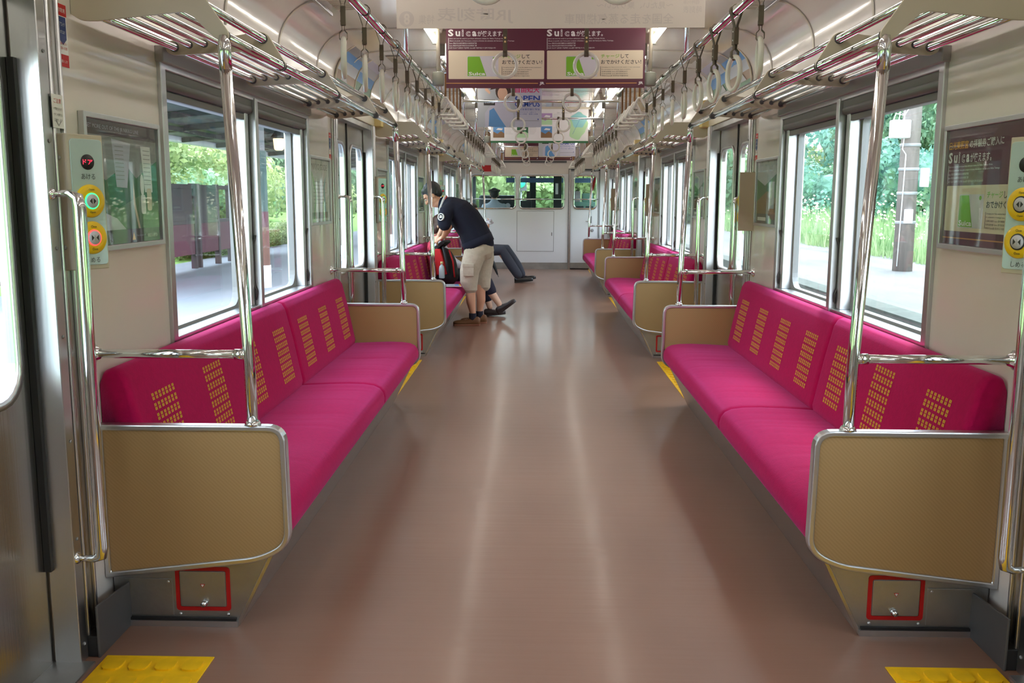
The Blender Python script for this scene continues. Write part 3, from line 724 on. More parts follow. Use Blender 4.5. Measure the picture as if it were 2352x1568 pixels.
# ceiling lamps
proto = None
for s in (-1, 1):
    for k in range(-3, 8):
        ye = 5.21 + 1.607 * k; 
        if ye > 16.6: continue
        if proto is None:
            proto = root = empty('ceiling_lamp', (0, 0, 0))
            MB().tube([(0, -.595, 0), (0, .595, 0)], .0155, 'tube_light', 12).build('lamp_tube', root)
            MB().prism([(-.05, .115), (-.032, .045), (.032, .045), (.05, .115)], lambda u, v, w: (u, w, v), -.64, .64, 'cream_paint').build('housing', root, bevel=.004)
            for q in (-1, 1): MB().box((-.016, q * .598 - .01, -.02), (.016, q * .598 + .01, .05), 'grey_plastic').build('socket', root, bevel=.004)
        else: root = copy_tree(proto)
        root.location = (s * .585, ye - .6, 2.098)
        tag(root, 'lit fluorescent tube lamp in the %s ceiling row, %s from the camera end' % (SN[s], ORD[k + 3]), 'ceiling lamp', 'fluorescent lamps along the ceiling')
# ------------------------------------------------------------------ flat print: advertising sheets, notices
_tc = {}
def text_mesh(body, bold=0.0):
    key = (body, bold)
    if key in _tc: return _tc[key]
    c = bpy.data.curves.new('lettering', 'FONT'); c.body = body; c.resolution_u = 2; c.offset = bold
    o = bpy.data.objects.new('lettering', c); me = o.to_mesh()
    vs = [(v.co.x, v.co.y) for v in me.vertices]; fs = [tuple(p.vertices) for p in me.polygons]; o.to_mesh_clear()
    bpy.data.objects.remove(o); bpy.data.curves.remove(c); _tc[key] = (vs, fs); return vs, fs
class Print:
    """layers of flat shapes on a sheet; u to the right, v up, millimetres; layer = height above the sheet"""
    def __init__(s): s.it = []
    def poly(s, pts, m, layer=1): s.it.append((list(pts), [tuple(range(len(pts)))], m, layer)); return s
    def rect(s, u0, v0, u1, v1, m, layer=1): return s.poly([(u0, v0), (u1, v0), (u1, v1), (u0, v1)], m, layer)
    def rrect(s, u0, v0, u1, v1, r, m, layer=1): return s.poly(rr(u0, v0, u1, v1, r, 4), m, layer)
    def disc(s, u, v, r, m, layer=1, r2=None, n=20): return s.poly([(u + r * math.cos(2 * PI * i / n), v + (r2 or r) * math.sin(2 * PI * i / n)) for i in range(n)], m, layer)
    def text(s, body, u, v, h, m, width=None, bold=0.0, layer=2, mirror=False):
        vs, fs = text_mesh(body, bold)
        if not vs: return s
        x0 = min(p[0] for p in vs); x1 = max(p[0] for p in vs); y0 = min(p[1] for p in vs); y1 = max(p[1] for p in vs)
        ky = h / max(1e-6, (y1 - y0)); kx = (width / (x1 - x0)) if width else ky
        if mirror: pts = [(u + (x1 - x) * kx, v + (y - y0) * ky) for x, y in vs]
        else: pts = [(u + (x - x0) * kx, v + (y - y0) * ky) for x, y in vs]
        s.it.append((pts, fs, m, layer)); return s
    def build(s, name, parent, org, U, V, N, step=.00035):
        mb = MB(); org = Vector(org); U = Vector(U); V = Vector(V); N = Vector(N)
        for pts, fs, m, layer in s.it:
            mb.add([org + U * (u * .001) + V * (v * .001) + N * (layer * step) for u, v in pts], fs, m)
        me = bpy.data.meshes.new(name); me.from_pydata(mb.v, [], mb.f)
        for mn in mb.mats: me.materials.append(M[mn])
        me.polygons.foreach_set('material_index', mb.m); me.update()
        return link(name, me, parent)
def suica(w=512, h=364):
    p = Print(); p.rect(0, 0, w, h, 'wine', 0)
    p.text('日光東照宮', 11, 299, 25, 'gold', 131, .012); p.text('の拝観券ご購入に', 151, 299, 25, 'paper_white', 212, .012)
    p.text('S', 11, 257, 34, 'paper_white', 27, .035).text('u', 49, 257, 25, 'paper_white', 24, .035); p.text('i', 81, 257, 34, 'paper_white', 9.5, .045).text('i', 83.6, 259.6, 29, 'wine', 4.2, .0, 3)
    p.text('c', 102, 257, 25, 'paper_white', 23, .040).text('c', 104.6, 259.6, 20, 'wine', 19, -.008, 3); p.text('a', 134, 257, 25, 'paper_white', 22, .035)
    p.text('が使えます。', 161, 256, 28, 'paper_white', 134, .012)
    p.rect(12, 193, 14, 250, 'paper_white')
    for i, (t, wd) in enumerate((('Suica can now be used to purchase admission tickets for Nikko Toshogu Shrine.', 288), ('Ahora se puede usar Suica para comprar el boleto de admisión del Santuario Nikko Toshogu.', 332), ('Suica 現在可以用於購買日光東照宮門票', 139), ('Suica 现在可以用于购买日光东照宫门票', 139), ('닛코 도쇼구 입장권 구입에도 Suica를 이용하실 수 있게 되었습니다', 236))):
        p.text(t, 18, 242 - 11.4 * i, 6.8, 'paper_white', wd)
    p.rrect(12, 46, 502, 187, 4, 'sand')
    p.rrect(108, 58, 268, 160, 3, 'silver_card', 2); p.poly([(110, 61), (206, 61), (172, 157), (114, 157), (110, 153)], 'green_card', 3); p.text('Suica', 115, 64, 17, 'paper_white', 86, .025, 4); p.disc(247, 149, 8, 'green_card', 3, 6.5)
    p.text('チャージ', 287, 148, 20, 'green_card', 94, .012, 3).text('して', 388, 148, 20, 'ink', 40, .012, 3).text('おでかけください！', 287, 119, 21, 'ink', 205, .012, 3)
    p.rect(285, 60, 287, 108, 'ink', 3)
    for i, (t, wd) in enumerate((('Charging your Suica card at the station is very convenient.', 197), ('It’s convenient to recharge Suica at stations.', 148), ('在車站儲值 Suica 即可輕鬆出行', 132), ('在车站充值 Suica 即可轻松出行', 132), ('역에서 Suica를 충전하고 외출하세요', 136))):
        p.text(t, 291, 100 - 10.4 * i, 6, 'ink', wd, 0, 3)
    p.rect(0, 23, 471, 26.5, 'gold_line').text('JR', 479, 15, 17, 'paper_white', 25, .03)
    return p
def campus():
    p = Print(); p.rect(0, 0, 512, 364, 'lilac', 0); p.rect(0, 0, 300, 364, 'cool_grey', 1)
    # a seated girl with dark hair in a pale jacket
    p.poly([(60, 0), (250, 0), (292, 90), (250, 190), (190, 215), (120, 190), (60, 110)], 'lilac', 2).poly([(90, 10), (140, 0), (230, 0), (180, 70), (130, 150), (95, 130)], 'sky_print', 3)
    p.disc(205, 280, 62, 'hair_brown', 3, 72).disc(200, 262, 40, 'skin_print', 4, 50).poly([(160, 320), (205, 300), (244, 318), (240, 350), (170, 352)], 'hair_brown', 5)
    p.poly([(165, 230), (235, 230), (220, 190), (180, 190)], 'skin_print', 3).poly([(100, 290), (150, 300), (150, 320), (118, 318)], 'hair_brown', 3).poly([(58, 290), (96, 256), (104, 270), (70, 318)], 'skin_print', 3)
    p.rect(50, 170, 140, 214, 'ink', 4).text('ぜったい、合格', 58, 184, 18, 'paper_white', 74, .01, 5)
    p.text('自由短大', 300, 268, 44, 'campus_pink', 194, .03).text('めーる！ここち育ち学ぶ', 316, 322, 12, 'campus_pink', 176, .01)
    p.text('OPEN', 298, 204, 42, 'campus_blue', 200, .03).text('CAMPUS', 298, 160, 40, 'campus_blue', 200, .02)
    p.text('6/17 7/16 8/10 8/11 9/16', 300, 132, 15, 'campus_blue', 194, .01).text('現代キャリアコース　心理コース', 306, 112, 9, 'campus_blue', 160).text('子どもと英語　健康と栄養', 306, 98, 9, 'campus_blue', 176)
    p.rect(300, 50, 492, 52, 'ink').disc(484, 62, 5, 'campus_blue')
    return p
def nikko_map():
    p = Print(); p.rect(0, 0, 1014, 364, 'paper_white', 0); p.rect(0, 0, 1014, 22, 'forest_print', 1)
    for i, (u, v) in enumerate(((28, 54), (276, 54), (524, 54), (524, 186), (276, 186), (28, 186))):
        a = ('sky_print', 'forest_print', 'sky_print', 'purple_print', 'forest_print', 'brown_print')[i]; b = ('brown_print', 'map_green', 'brown_print', 'map_green', 'leaf_mid', 'sky_print')[i]
        p.rect(u, v, u + 116, v + 116, a, 1).poly([(u, v), (u + 116, v), (u + 116, v + 44), (u + 80, v + 66), (u + 46, v + 40), (u, v + 62)], b, 2).poly([(u + 30, v + 80), (u + 90, v + 76), (u + 100, v + 92), (u + 50, v + 98)], 'paper_white', 2)
        for j in range(6): p.rect(u + 126, v + 104 - 13 * j, u + 126 + random.Random(i * 9 + j).uniform(50, 96), v + 105.5 - 13 * j, 'mid_grey', 1)
    rn = random.Random(3)
    p.poly([(900 + 96 * (1 + .13 * math.sin(3 * a + 1) + .08 * math.sin(7 * a)) * math.cos(a), 172 + 135 * (1 + .10 * math.sin(2 * a) + .07 * math.sin(5 * a + 2)) * math.sin(a)) for a in [2 * PI * i / 40 for i in range(40)]], 'map_green', 1)
    p.poly([(915 + 80 * (1 + .14 * math.sin(3 * a + .5)) * math.cos(a), 232 + 78 * (1 + .1 * math.sin(5 * a)) * math.sin(a)) for a in [2 * PI * i / 36 for i in range(36)]], 'map_cyan', 2)
    for j in range(7): p.poly([(850 + 12 * j, 90 + 25 * j), (853 + 12 * j, 90 + 25 * j), (868 + 12 * j, 118 + 25 * j), (865 + 12 * j, 118 + 25 * j)], 'sky_print', 3)
    p.text('日光・那須をめぐる旅', 690, 300, 14, 'mid_grey', 150)
    return p
def reverse(kind):
    p = Print(); p.rect(0, 0, 512, 364, 'paper', 0)
    if kind == 0:
        p.poly([(0, 8), (430, 8), (385, 190), (0, 190)], 'paper_ghost', 0.4) if 0 else None
        p.text('JR時刻表', 134, 16, 50, 'paper_ghost', 250, .012, 1, True); p.disc(33, 30, 25, 'paper_ghost', 1).text('8', 24, 12, 36, 'paper', 20, .03, 2, True); p.text('特集', 72, 14, 30, 'paper_ghost', 52, 0, 1, True)
    else:
        p.text('全国を走る蒸気機関車', 54, 12, 34, 'paper_ghost', 356, .01, 1, True).text('～見たい、乗りたい～', 158, 60, 22, 'paper_ghost', 250, .01, 1, True); p.text('時刻表', 440, 46, 22, 'paper_ghost', 60, 0, 1, True).text('臨時列車', 440, 74, 12, 'paper_ghost', 52, 0, 1, True)
    return p
def hang_sheet(x0, y, z0, pr, w, h, label, group='advertising sheets hanging in the aisle', tilt=0.0):
    root = empty('hanging_advert', (x0, y, z0), label, 'poster', group); root.rotation_euler.y = tilt
    MB().box((0, 0, 0), (w * .001, .0012, h * .001), 'paper').build('sheet', root)
    pr.build('print', root, (0, -.0003, 0), (1, 0, 0), (0, 0, 1), (0, -1, 0)); return root
hang_sheet(-.501, 3.19, 1.812, reverse(0), 497, 364, 'pale back of a timetable advert with faint mirrored lettering and an 8')
hang_sheet(-.003, 3.192, 1.813, reverse(1), 503, 364, 'pale back of an advert with faint mirrored lettering and no 8', tilt=-.004)
hang_sheet(-.501, 4.94, 1.819, suica(), 503, 364, 'wine red hanging advert with green card, nearest pair, left sheet')
hang_sheet(.004, 4.944, 1.819, suica(), 503, 364, 'wine red hanging advert with green card, nearest pair, right sheet', tilt=-.006)
hang_sheet(-.504, 7.65, 1.823, campus(), 506, 364, 'open campus advert with girl in pale jacket, hanging nearer of the two')
hang_sheet(-.507, 9.93, 1.830, nikko_map(), 1014, 364, 'wide white travel advert with small photos and a blue green map')
hang_sheet(.005, 13.2, 1.837, campus(), 503, 364, 'open campus advert with girl in pale jacket, hanging farther, near the cab')
hang_sheet(-.498, 14.0, 1.815, suica(), 488, 364, 'wine red hanging advert far down the car, left sheet')
hang_sheet(-.008, 14.004, 1.815, suica(), 488, 364, 'wine red hanging advert far down the car, mostly behind the campus sheet')
for i, y in enumerate((3.20, 4.95, 7.66, 9.94, 13.21, 14.02)):
    root = empty('advert_holder', (0, y, 2.186), 'ceiling clip rail holding the %s row of hanging adverts' % ORD[i], 'advert holder', 'clip rails for the hanging adverts')
    MB().box((-.53, -.012, -.012), (.53, .012, .012), 'cream_paint').build('clip_rail', root, bevel=.003)
    for x in (-.3, .3): MB().tube([(x, 0, .0), (x, 0, .034)], .006, 'chrome', 8).build('stem', root)
    if i in (1, 3):
        for x in (-.545, .545):
            MB().tube([(x, .02, .03), (x, .02, -.30)], .010, 'cream_paint', 10).lathe([(.011, 0), (.014, -.01), (.011, -.02)], 'chrome', (x, .02, -.28), (0, 0, 1), 10).build('drop_rod', root)
            MB().lathe([(.026, -.034), (.031, -.028), (.031, .030), (.027, .034)], 'grey_plastic', (x, .02, -.318), (0, 0, 1), 18).build('grey_cap', root)

# framed adverts on the walls
def wall_frame(s, y0, kind, label):
    """y0 = near edge ; frame 0.515 x 0.364"""
    root = empty('framed_advert', (s * 1.284, y0, 1.118), label, 'poster', 'framed adverts on the side walls')
    w, h = .50, .364; f = lambda u, v, ww: (s * (ww), u, v)
    MB().ring(corners(-.012, -.012, w + .012, h + .012, 1), corners(.004, .004, w - .004, h - .004, 1), f, -.012, .006, 'aluminium').build('frame', root, bevel=.002)
    MB().box((0, 0, 0), (s * .003, w, h), 'paper').build('sheet', root)
    # print : right-hand side as read from the aisle
    if s < 0: U = (0, 1, 0); org = (.0003, 0, 0); N = (1, 0, 0)
    else: U = (0, -1, 0); org = (-.0003, w, 0); N = (-1, 0, 0)
    p = Print()
    if kind == 'nikko':
        p.rect(0, 0, 500, 364, 'wine_dark', 0); p.rect(0, 46, 500, 318, 'forest_print', 1).poly([(0, 46), (500, 46), (500, 120), (360, 150), (200, 110), (0, 140)], 'leaf_mid', 2).poly([(0, 250), (120, 190), (260, 240), (330, 200), (500, 260), (500, 318), (0, 318)], 'mid_grey', 2)
        p.text('GET MORE OUT OF THE JR NIKKO LINE', 14, 332, 15, 'lilac', 350, .0, 3).poly([(170, 312), (300, 304), (262, 170), (190, 172)], 'lilac', 3).poly([(372, 300), (446, 300), (450, 158), (392, 158)], 'paper_white', 3)
        for j in range(9):
            p.rect(188, 290 - 12 * j, 246, 292 - 12 * j, 'mid_grey', 4)
            p.rect(388, 286 - 13 * j, 440, 288 - 13 * j, 'mid_grey', 4)
        p.disc(372, 180, 15, 'paper_white', 3, 34).rrect(356, 90, 392, 150, 10, 'paper_white', 4).rrect(404, 100, 440, 170, 10, 'sand', 4).poly([(330, 46), (300, 120), (306, 200), (316, 120), (344, 46)], 'sand', 3)
        p.poly([(280, 12), (304, 12), (292, 36)], 'gold', 2).text('NIKKO & NIPPON', 396, 16, 12, 'paper_white', 76, .01, 2).text('Please ask station staff', 312, 22, 6, 'lilac', 70, 0, 2)
        p.poly([(60, 46), (110, 96), (180, 80), (240, 46)], 'lilac', 3)
    elif kind == 'suica': p = suica(500, 364)
    elif kind == 'guide':
        p.rect(0, 0, 500, 364, 'cool_grey', 0).rect(10, 10, 490, 354, 'paper_white', 1).text('NIKKO GUIDE', 60, 300, 34, 'mid_grey', 380, .01)
        p.poly([(60, 290), (180, 150), (120, 60), (90, 60), (140, 160), (40, 280)], 'map_green', 2).poly([(420, 280), (330, 200), (360, 60), (400, 60), (370, 200)], 'map_cyan', 2)
        for j in range(10): p.rect(40 + 42 * j, 24, 70 + 42 * j, 60, ('mid_grey', 'forest_print', 'brown_print')[j % 3], 2)
        for j in range(7): p.rect(90, 110 + 20 * j, 420 - 30 * (j % 3), 113 + 20 * j, 'mid_grey', 2)
    else:
        p.rect(0, 0, 500, 364, 'dark_grey', 0).rect(12, 60, 488, 352, 'forest_print', 1).poly([(12, 60), (488, 60), (488, 140), (260, 190), (12, 130)], 'brown_print', 2).poly([(12, 352), (12, 260), (200, 220), (488, 290), (488, 352)], 'cool_grey', 2).rect(300, 90, 420, 240, 'lilac', 3).rect(50, 20, 250, 40, 'paper_white', 2)
    p.build('print', root, org, U, (0, 0, 1), N, .0004)
    MB().box((-s * .004, .002, .002), (-s * .005, w - .002, h - .002), 'glass').build('cover_sheet', root)
    return root
KN = ['nearest', 'middle', 'far']
for k in range(3):
    y = B0 + PITCH * k
    wall_frame(-1, y + .01, ('nikko', 'plain', 'guide')[k], 'framed %s poster, left wall, near end of the %s bench' % (('dark landscape', 'dark', 'white')[k], KN[k]))
    wall_frame(-1, y + 2.61, ('guide', 'plain', 'plain')[k], 'framed %s poster, left wall, far end of the %s bench' % (('white guide', 'dark', 'dark')[k], KN[k]))
    wall_frame(1, y + .01, ('suica', 'plain', 'guide')[k], 'framed %s poster, right wall, near end of the %s bench' % (('wine and sand card', 'dark', 'white')[k], KN[k]))
    wall_frame(1, y + 2.61, ('plain', 'plain', 'plain')[k], 'framed dark poster, right wall, far end of the %s bench' % KN[k])

# door control boxes
def control_box(s, y, near, lit, label):
    """y = edge next to the door post ; near: the box lies on the near side of a door"""
    q = -1 if near else 1
    root = empty('door_control_box', (s * 1.29, y, 1.07), label, 'control box', 'door control boxes')
    h, d0, TH, WF = .352, .046, math.radians(27), .110
    ct, st = math.cos(TH), math.sin(TH)
    xe, de = WF * ct, d0 + WF * st
    f = lambda u, v, ww: (-s * v, q * u, ww)
    MB().prism(fill_round([(0, 0), (0, d0), (xe, de), (xe, 0)], [0, .008, .008, 0], 4), f, 0, h, 'box_tan').build('housing', root, bevel=.003)
    # inclined face: u along the face away from the door, v up
    face = lambda u, v, ww: (-s * (d0 + u * st + ww * ct), q * (u * ct - ww * st), v)
    MB().prism(rr(.006, .012, WF - .008, h - .012, .010, 4), face, 0, .0025, 'panel_blue').build('face_plate', root, bevel=.0008)
    fv = lambda u, v, ww: Vector(face(u, v, ww))
    NN = (fv(0, 0, 1) - fv(0, 0, 0)).normalized(); E1 = (fv(1, 0, 0) - fv(0, 0, 0)).normalized(); UU = E1 if (s < 0) == (q > 0) else -E1
    cu = WF / 2
    def org(w): return fv(0, 0, w) if UU == E1 else fv(WF, 0, w)
    sc_ = MB()
    for z in (.06, .29): sc_.lathe([(.006, 0), (.006, .002), (.003, .004)], 'mid_grey', (-s * d0 * .5, 0, z), (0, -q, 0), 8)
    tag(sc_.build('screws', root), kind='stuff')
    led = MB().lathe([(.0200, .002), (.0200, .0040), (.0, .0040)], 'black', fv(cu, .281, 0), NN, 24).build('indicator', root)
    if lit: Print().text('ドア', cu * 1000 - 14.5, 275, 12.5, 'led_red', 29, .0, 1).build('lettering', led, org(.0042), UU, (0, 0, 1), NN)
    for z, ring, a, wd in ((.180, 'led_green' if lit else 'ink', 0, 'Open'), (.084, 'led_ring_red' if lit else 'ink', 1, 'Close')):
        c = fv(cu, z, 0)
        bt = MB().lathe([(.0425, .002), (.0435, .006), (.040, .010), (.028, .0115), (.0, .0115)], 'button_yellow', c, NN, 32).build('push_button', root)
        MB().lathe([(.0215, .011), (.0215, .0130), (.0185, .0138), (.0, .0138)], ring, c, NN, 28).build('lit_ring', bt)
        MB().lathe([(.0182, .012), (.0178, .0150), (.0, .0155)], 'silver_card', c, NN, 24).build('cap', bt)
        U0 = cu * 1000; Z0 = z * 1000; P = Print()
        if a == 0: P.poly([(U0 - 2, Z0 - 8), (U0 - 2, Z0 + 8), (U0 - 10, Z0)], 'ink', 1).poly([(U0 + 2, Z0 - 8), (U0 + 10, Z0), (U0 + 2, Z0 + 8)], 'ink', 1)
        else: P.poly([(U0 - 11, Z0 - 8), (U0 - 3, Z0), (U0 - 11, Z0 + 8)], 'ink', 1).poly([(U0 + 11, Z0 - 8), (U0 + 11, Z0 + 8), (U0 + 3, Z0)], 'ink', 1)
        P.rect(U0 - .5, Z0 - 8, U0 + .5, Z0 + 8, 'mid_grey', 1)
        P.build('symbol', bt, org(.0157), UU, (0, 0, 1), NN)
        P = Print(); P.text(wd, U0 - 8, Z0 + 26, 6.5, 'ink', 17, .01).text(wd, U0 - 8, Z0 - 33, 6.5, 'ink', 17, .01); P.build('lettering', bt, org(.0116), UU, (0, 0, 1), NN)
    Print().text('あける', cu * 1000 - 21, 236, 15, 'ink', 42, .0, 1).text('しめる', cu * 1000 - 21, 18, 14, 'ink', 42, .0, 1).build('lettering', root, org(.0028), UU, (0, 0, 1), NN)
    return root
for k in range(3):
    control_box(-1, DOOR[k] + .635 + .052, False, True, 'tan control box with yellow open and close buttons beyond the %s left door' % ORD[k])
control_box(1, DOOR[0] + .635 + .052, False, False, 'tan control box with yellow buttons beyond the first right door')
for k in range(1, 4):
    control_box(1, DOOR[k] - .635 - .052, True, False, 'tan control box with yellow buttons before the %s right door' % ORD[k])
# stickers and notices
def sticker(s, y, z, w, h, kind, label, a=1.2895):
    root = empty('notice_sticker', (s * a, y, z), label, 'sticker', 'notice stickers on the walls')
    MB().box((0, 0, 0), (-s * .0008, w * .001, h * .001), 'paper_white').build('backing', root)
    if s < 0: U = (0, 1, 0); org = (.001, 0, 0); N = (1, 0, 0)
    else: U = (0, -1, 0); org = (-.001, w * .001, 0); N = (-1, 0, 0)
    p = Print()
    if kind == 'sos':
        p.rect(0, h - 30, w, h, 'red').rect(0, 0, w, 32, 'red').rect(3, h - 88, w - 6, h - 32, 'blue').poly([(3, h - 88), (w - 6, h - 88), (w / 2, h - 104)], 'blue').text('非常用', 6, h - 22, 12, 'paper_white', w - 14)
        p.text('ドアコック', 7, h - 56, 10, 'paper_white', w - 20).text('この下にあり', 7, h - 76, 9, 'paper_white', w - 20).text('取扱い注意', 5, 44, 8, 'red', w - 12).text('連絡ください', 5, 56, 7, 'red', w - 12).text('お願いします', 6, 10, 8, 'paper_white', w - 14)
    else:
        p.text('ご注意', 8, h - 22, 12, 'red', w - 18).text('ドア開きますので', 6, h - 40, 7, 'ink', w - 14).text('ボタンを押すと', 6, h - 54, 7, 'ink', w - 14).text('ご確認します', 6, h - 68, 7, 'ink', w - 14).poly([(12, 18), (w - 12, 18), (w / 2, 4)], 'mid_grey').poly([(18, 18), (w - 18, 18), (w / 2, 8)], 'paper_white', 2)
    p.build('print', root, org, U, (0, 0, 1), N)
sticker(-1, 2.50, 1.60, 52, 160, 'sos', 'narrow red and blue emergency sticker high on the near left wall')
sticker(-1, DOOR[1] - .635 - .18, 1.49, 52, 160, 'sos', 'narrow red and blue emergency sticker before the second left door')
sticker(1, DOOR[1] - .635 - .18, 1.49, 52, 160, 'sos', 'narrow red and blue emergency sticker before the second right door')
sticker(1, DOOR[1] + .635 + .14, 1.49, 52, 160, 'sos', 'narrow red and blue emergency sticker beyond the second right door')
sticker(-1, 2.398, 1.435, 56, 84, 'note', 'small white caution sticker above the near left control box', 1.2655)
for i, (s, k) in enumerate(((-1, 1), (1, 1), (-1, 2), (1, 2))):
    o = empty('speaker_box', (s * 1.29, DOOR[k] + .80, 1.80), 'yellowed cream box high on the %s wall beyond the %s door' % (SN[s], ORD[k]), 'wall box', 'yellowed boxes high on the walls')
    MB().box((0, -.06, 0), (-s * .07, .06, .20), 'yellowed').build('housing', o, bevel=.006)
    MB().box((-s * .07, -.045, .14), (-s * .072, .045, .16), 'cream_paint').build('label_strip', o)

# curved adverts on the ceiling shoulders above the doors, clip strips above the racks
for s in (-1, 1):
    for k in (1, 2, 3):
        root = empty('shoulder_advert', (0, DOOR[k], 0), 'curved blue and green landscape advert above the %s %s doorway' % (ORD[k], SN[s]), 'poster', 'curved adverts above the doors')
        prof = [(1.278, 1.955), (1.281, 2.00), (1.270, 2.055), (1.243, 2.115), (1.205, 2.158), (1.155, 2.188)]
        for nm, y0, y1, cols in (('sheet', -.60, -.02, ('forest_print', 'brown_print', 'cool_grey', 'sky_print', 'mid_grey')), ('sheet', .02, .60, ('mid_grey', 'forest_print', 'sky_print', 'cool_grey', 'lilac'))):
            mb = MB()
            for i in range(5):
                (a0, z0), (a1, z1) = prof[i], prof[i + 1]
                mb.add([(s * a0, y0, z0), (s * a0, y1, z0), (s * a1, y1, z1), (s * a1, y0, z1)], [(0, 1, 2, 3)], cols[i], True)
                if i == 1: mb.add([(s * (a0 - .003), y0 + .12, z0), (s * (a0 - .003), y0 + .34, z0), (s * (a1 - .003), y0 + .22, z1)], [(0, 1, 2)], 'mid_grey')
            mb.build(nm, root)
        for y in (-.61, 0, .61): MB().tube([(s * a, y, z) for a, z in prof], .006, 'cream_paint', 6).build('retaining_strip', root)
    for k in range(3):
        root = empty('clip_strip', (s * 1.09, B0 + PITCH * k + BL / 2, 2.190), 'thin metal clip strip on the %s ceiling shoulder above the %s bench' % (SN[s], ('nearest', 'middle', 'far')[k]), 'clip strip', 'clip strips on the ceiling shoulders')
        MB().box((-.008, -.85, -.010), (.008, .82, .004), 'aluminium').build('strip', root, bevel=.002)
# ------------------------------------------------------------------ people: overlapping closed volumes merged into one skin
def etube(mb, pts, rad, m, axis=(0, 1, 0), n=14):
    """tube with elliptic sections: rad = (along axis, across) per point, domed ends"""
    P = [Vector(p) for p in pts]; R = [(r, r) if not isinstance(r, tuple) else r for r in rad]
    d0 = (P[0] - P[1]).normalized(); d1 = (P[-1] - P[-2]).normalized(); r0 = min(R[0]); r1 = min(R[-1])
    P2 = [P[0] + d0 * r0 * .86, P[0] + d0 * r0 * .5] + P + [P[-1] + d1 * r1 * .5, P[-1] + d1 * r1 * .86]
    R2 = [(R[0][0] * .5, R[0][1] * .5), (R[0][0] * .86, R[0][1] * .86)] + R + [(R[-1][0] * .86, R[-1][1] * .86), (R[-1][0] * .5, R[-1][1] * .5)]
    vs = []; N = len(P2); ax = Vector(axis)
    for i in range(N):
        d = (P2[min(i + 1, N - 1)] - P2[max(i - 1, 0)]).normalized(); x = ax - d * ax.dot(d)
        if x.length < .15: x = Vector((0, 0, 1)) - d * d.z
        if x.length < .15: x = Vector((1, 0, 0)) - d * d.x
        x.normalize(); y = d.cross(x)
        for k in range(n):
            a = 2 * PI * k / n; vs.append(P2[i] + x * math.cos(a) * R2[i][0] + y * math.sin(a) * R2[i][1])
    fs = [(i * n + k, i * n + (k + 1) % n, (i + 1) * n + (k + 1) % n, (i + 1) * n + k) for i in range(N - 1) for k in range(n)] + [tuple(range(n))[::-1], tuple(range((N - 1) * n, N * n))]
    return mb.add(vs, fs, m, True)
def merge(mb, name, parent, voxel=.009, smooth=4, fac=.5):
    """voxel-merge the volumes of mb into one continuous surface"""
    me = mb.mesh(name); o = link(name, me)
    r = o.modifiers.new('r', 'REMESH'); r.mode = 'VOXEL'; r.voxel_size = voxel; r.use_smooth_shade = True
    if smooth: q = o.modifiers.new('s', 'SMOOTH'); q.iterations = smooth; q.factor = fac
    dg = bpy.context.evaluated_depsgraph_get(); me2 = bpy.data.meshes.new_from_object(o.evaluated_get(dg)); me2.name = name
    me2.materials.clear(); me2.materials.append(M[mb.mats[0]]); me2.polygons.foreach_set('use_smooth', [True] * len(me2.polygons)); me2.polygons.foreach_set('material_index', [0] * len(me2.polygons))
    bpy.data.objects.remove(o); return link(name, me2, parent)
def frame(fwd, up):
    f = Vector(fwd).normalized(); u = Vector(up); u = (u - f * u.dot(f)).normalized(); return f, u, f.cross(u) * -1
def head(mb, hair, Cc, fwd, up, sk, hr, female=False, k=1.0):
    f, u, l = frame(fwd, up); Cc = Vector(Cc); ax = (f, l, u)
    L = lambda a, b, c: Cc + f * a * k + l * b * k + u * c * k
    E = lambda c, r, m=sk, t=mb: t.ell(L(*c), [x * k for x in r], m, ax, 18)
    E((-.012, 0, .028), (.094, .074, .088)); E((.030, 0, -.040), (.056, .056, .072)); E((.048, 0, -.088), (.030, .030, .026)); E((.010, 0, -.060), (.060, .054, .045))
    E((.074, 0, .024), (.020, .046, .014)); E((.066, .032, -.030), (.022, .022, .020)); E((.066, -.032, -.030), (.022, .022, .020))
    etube(mb, [L(.082, 0, .010), L(.094, 0, -.012), L(.104, 0, -.030)], [.008 * k, .010 * k, .013 * k], sk)
    E((.080, 0, -.062), (.012, .024, .0065)); E((.078, 0, -.071), (.011, .020, .006))
    for q in (-1, 1): E((-.006, q * .076, -.014), (.018, .010, .030))
    # hair
    E((-.024, 0, .044), (.096, .083, .086), hr, hair); E((-.054, 0, -.012), (.052, .066, .056), hr, hair); E((.034, 0, .072), (.046, .058, .036), hr, hair)
    for q in (-1, 1): E((-.010, q * .058, .020), (.050, .026, .050), hr, hair)
    if female:
        for q in (-1, 1): E((-.030, q * .060, -.040), (.052, .034, .060), hr, hair)
        E((-.060, 0, -.045), (.050, .070, .060), hr, hair)
    return L
def eyes(parent, L, k=1.0):
    for q in (-1, 1):
        mb = MB(); mb.ell(L(.078, q * .030, .000), (.011 * k, .015 * k, .007 * k), 'collar_white', n=10); mb.ell(L(.085, q * .030, -.001), (.006 * k, .007 * k, .0065 * k), 'hair_black', n=10); mb.build('eye', parent)
        MB().tube([L(.088, q * .014, .020), L(.090, q * .030, .025), L(.080, q * .046, .020)], [.002, .0035, .002], 'hair_black', 6).build('eyebrow', parent)
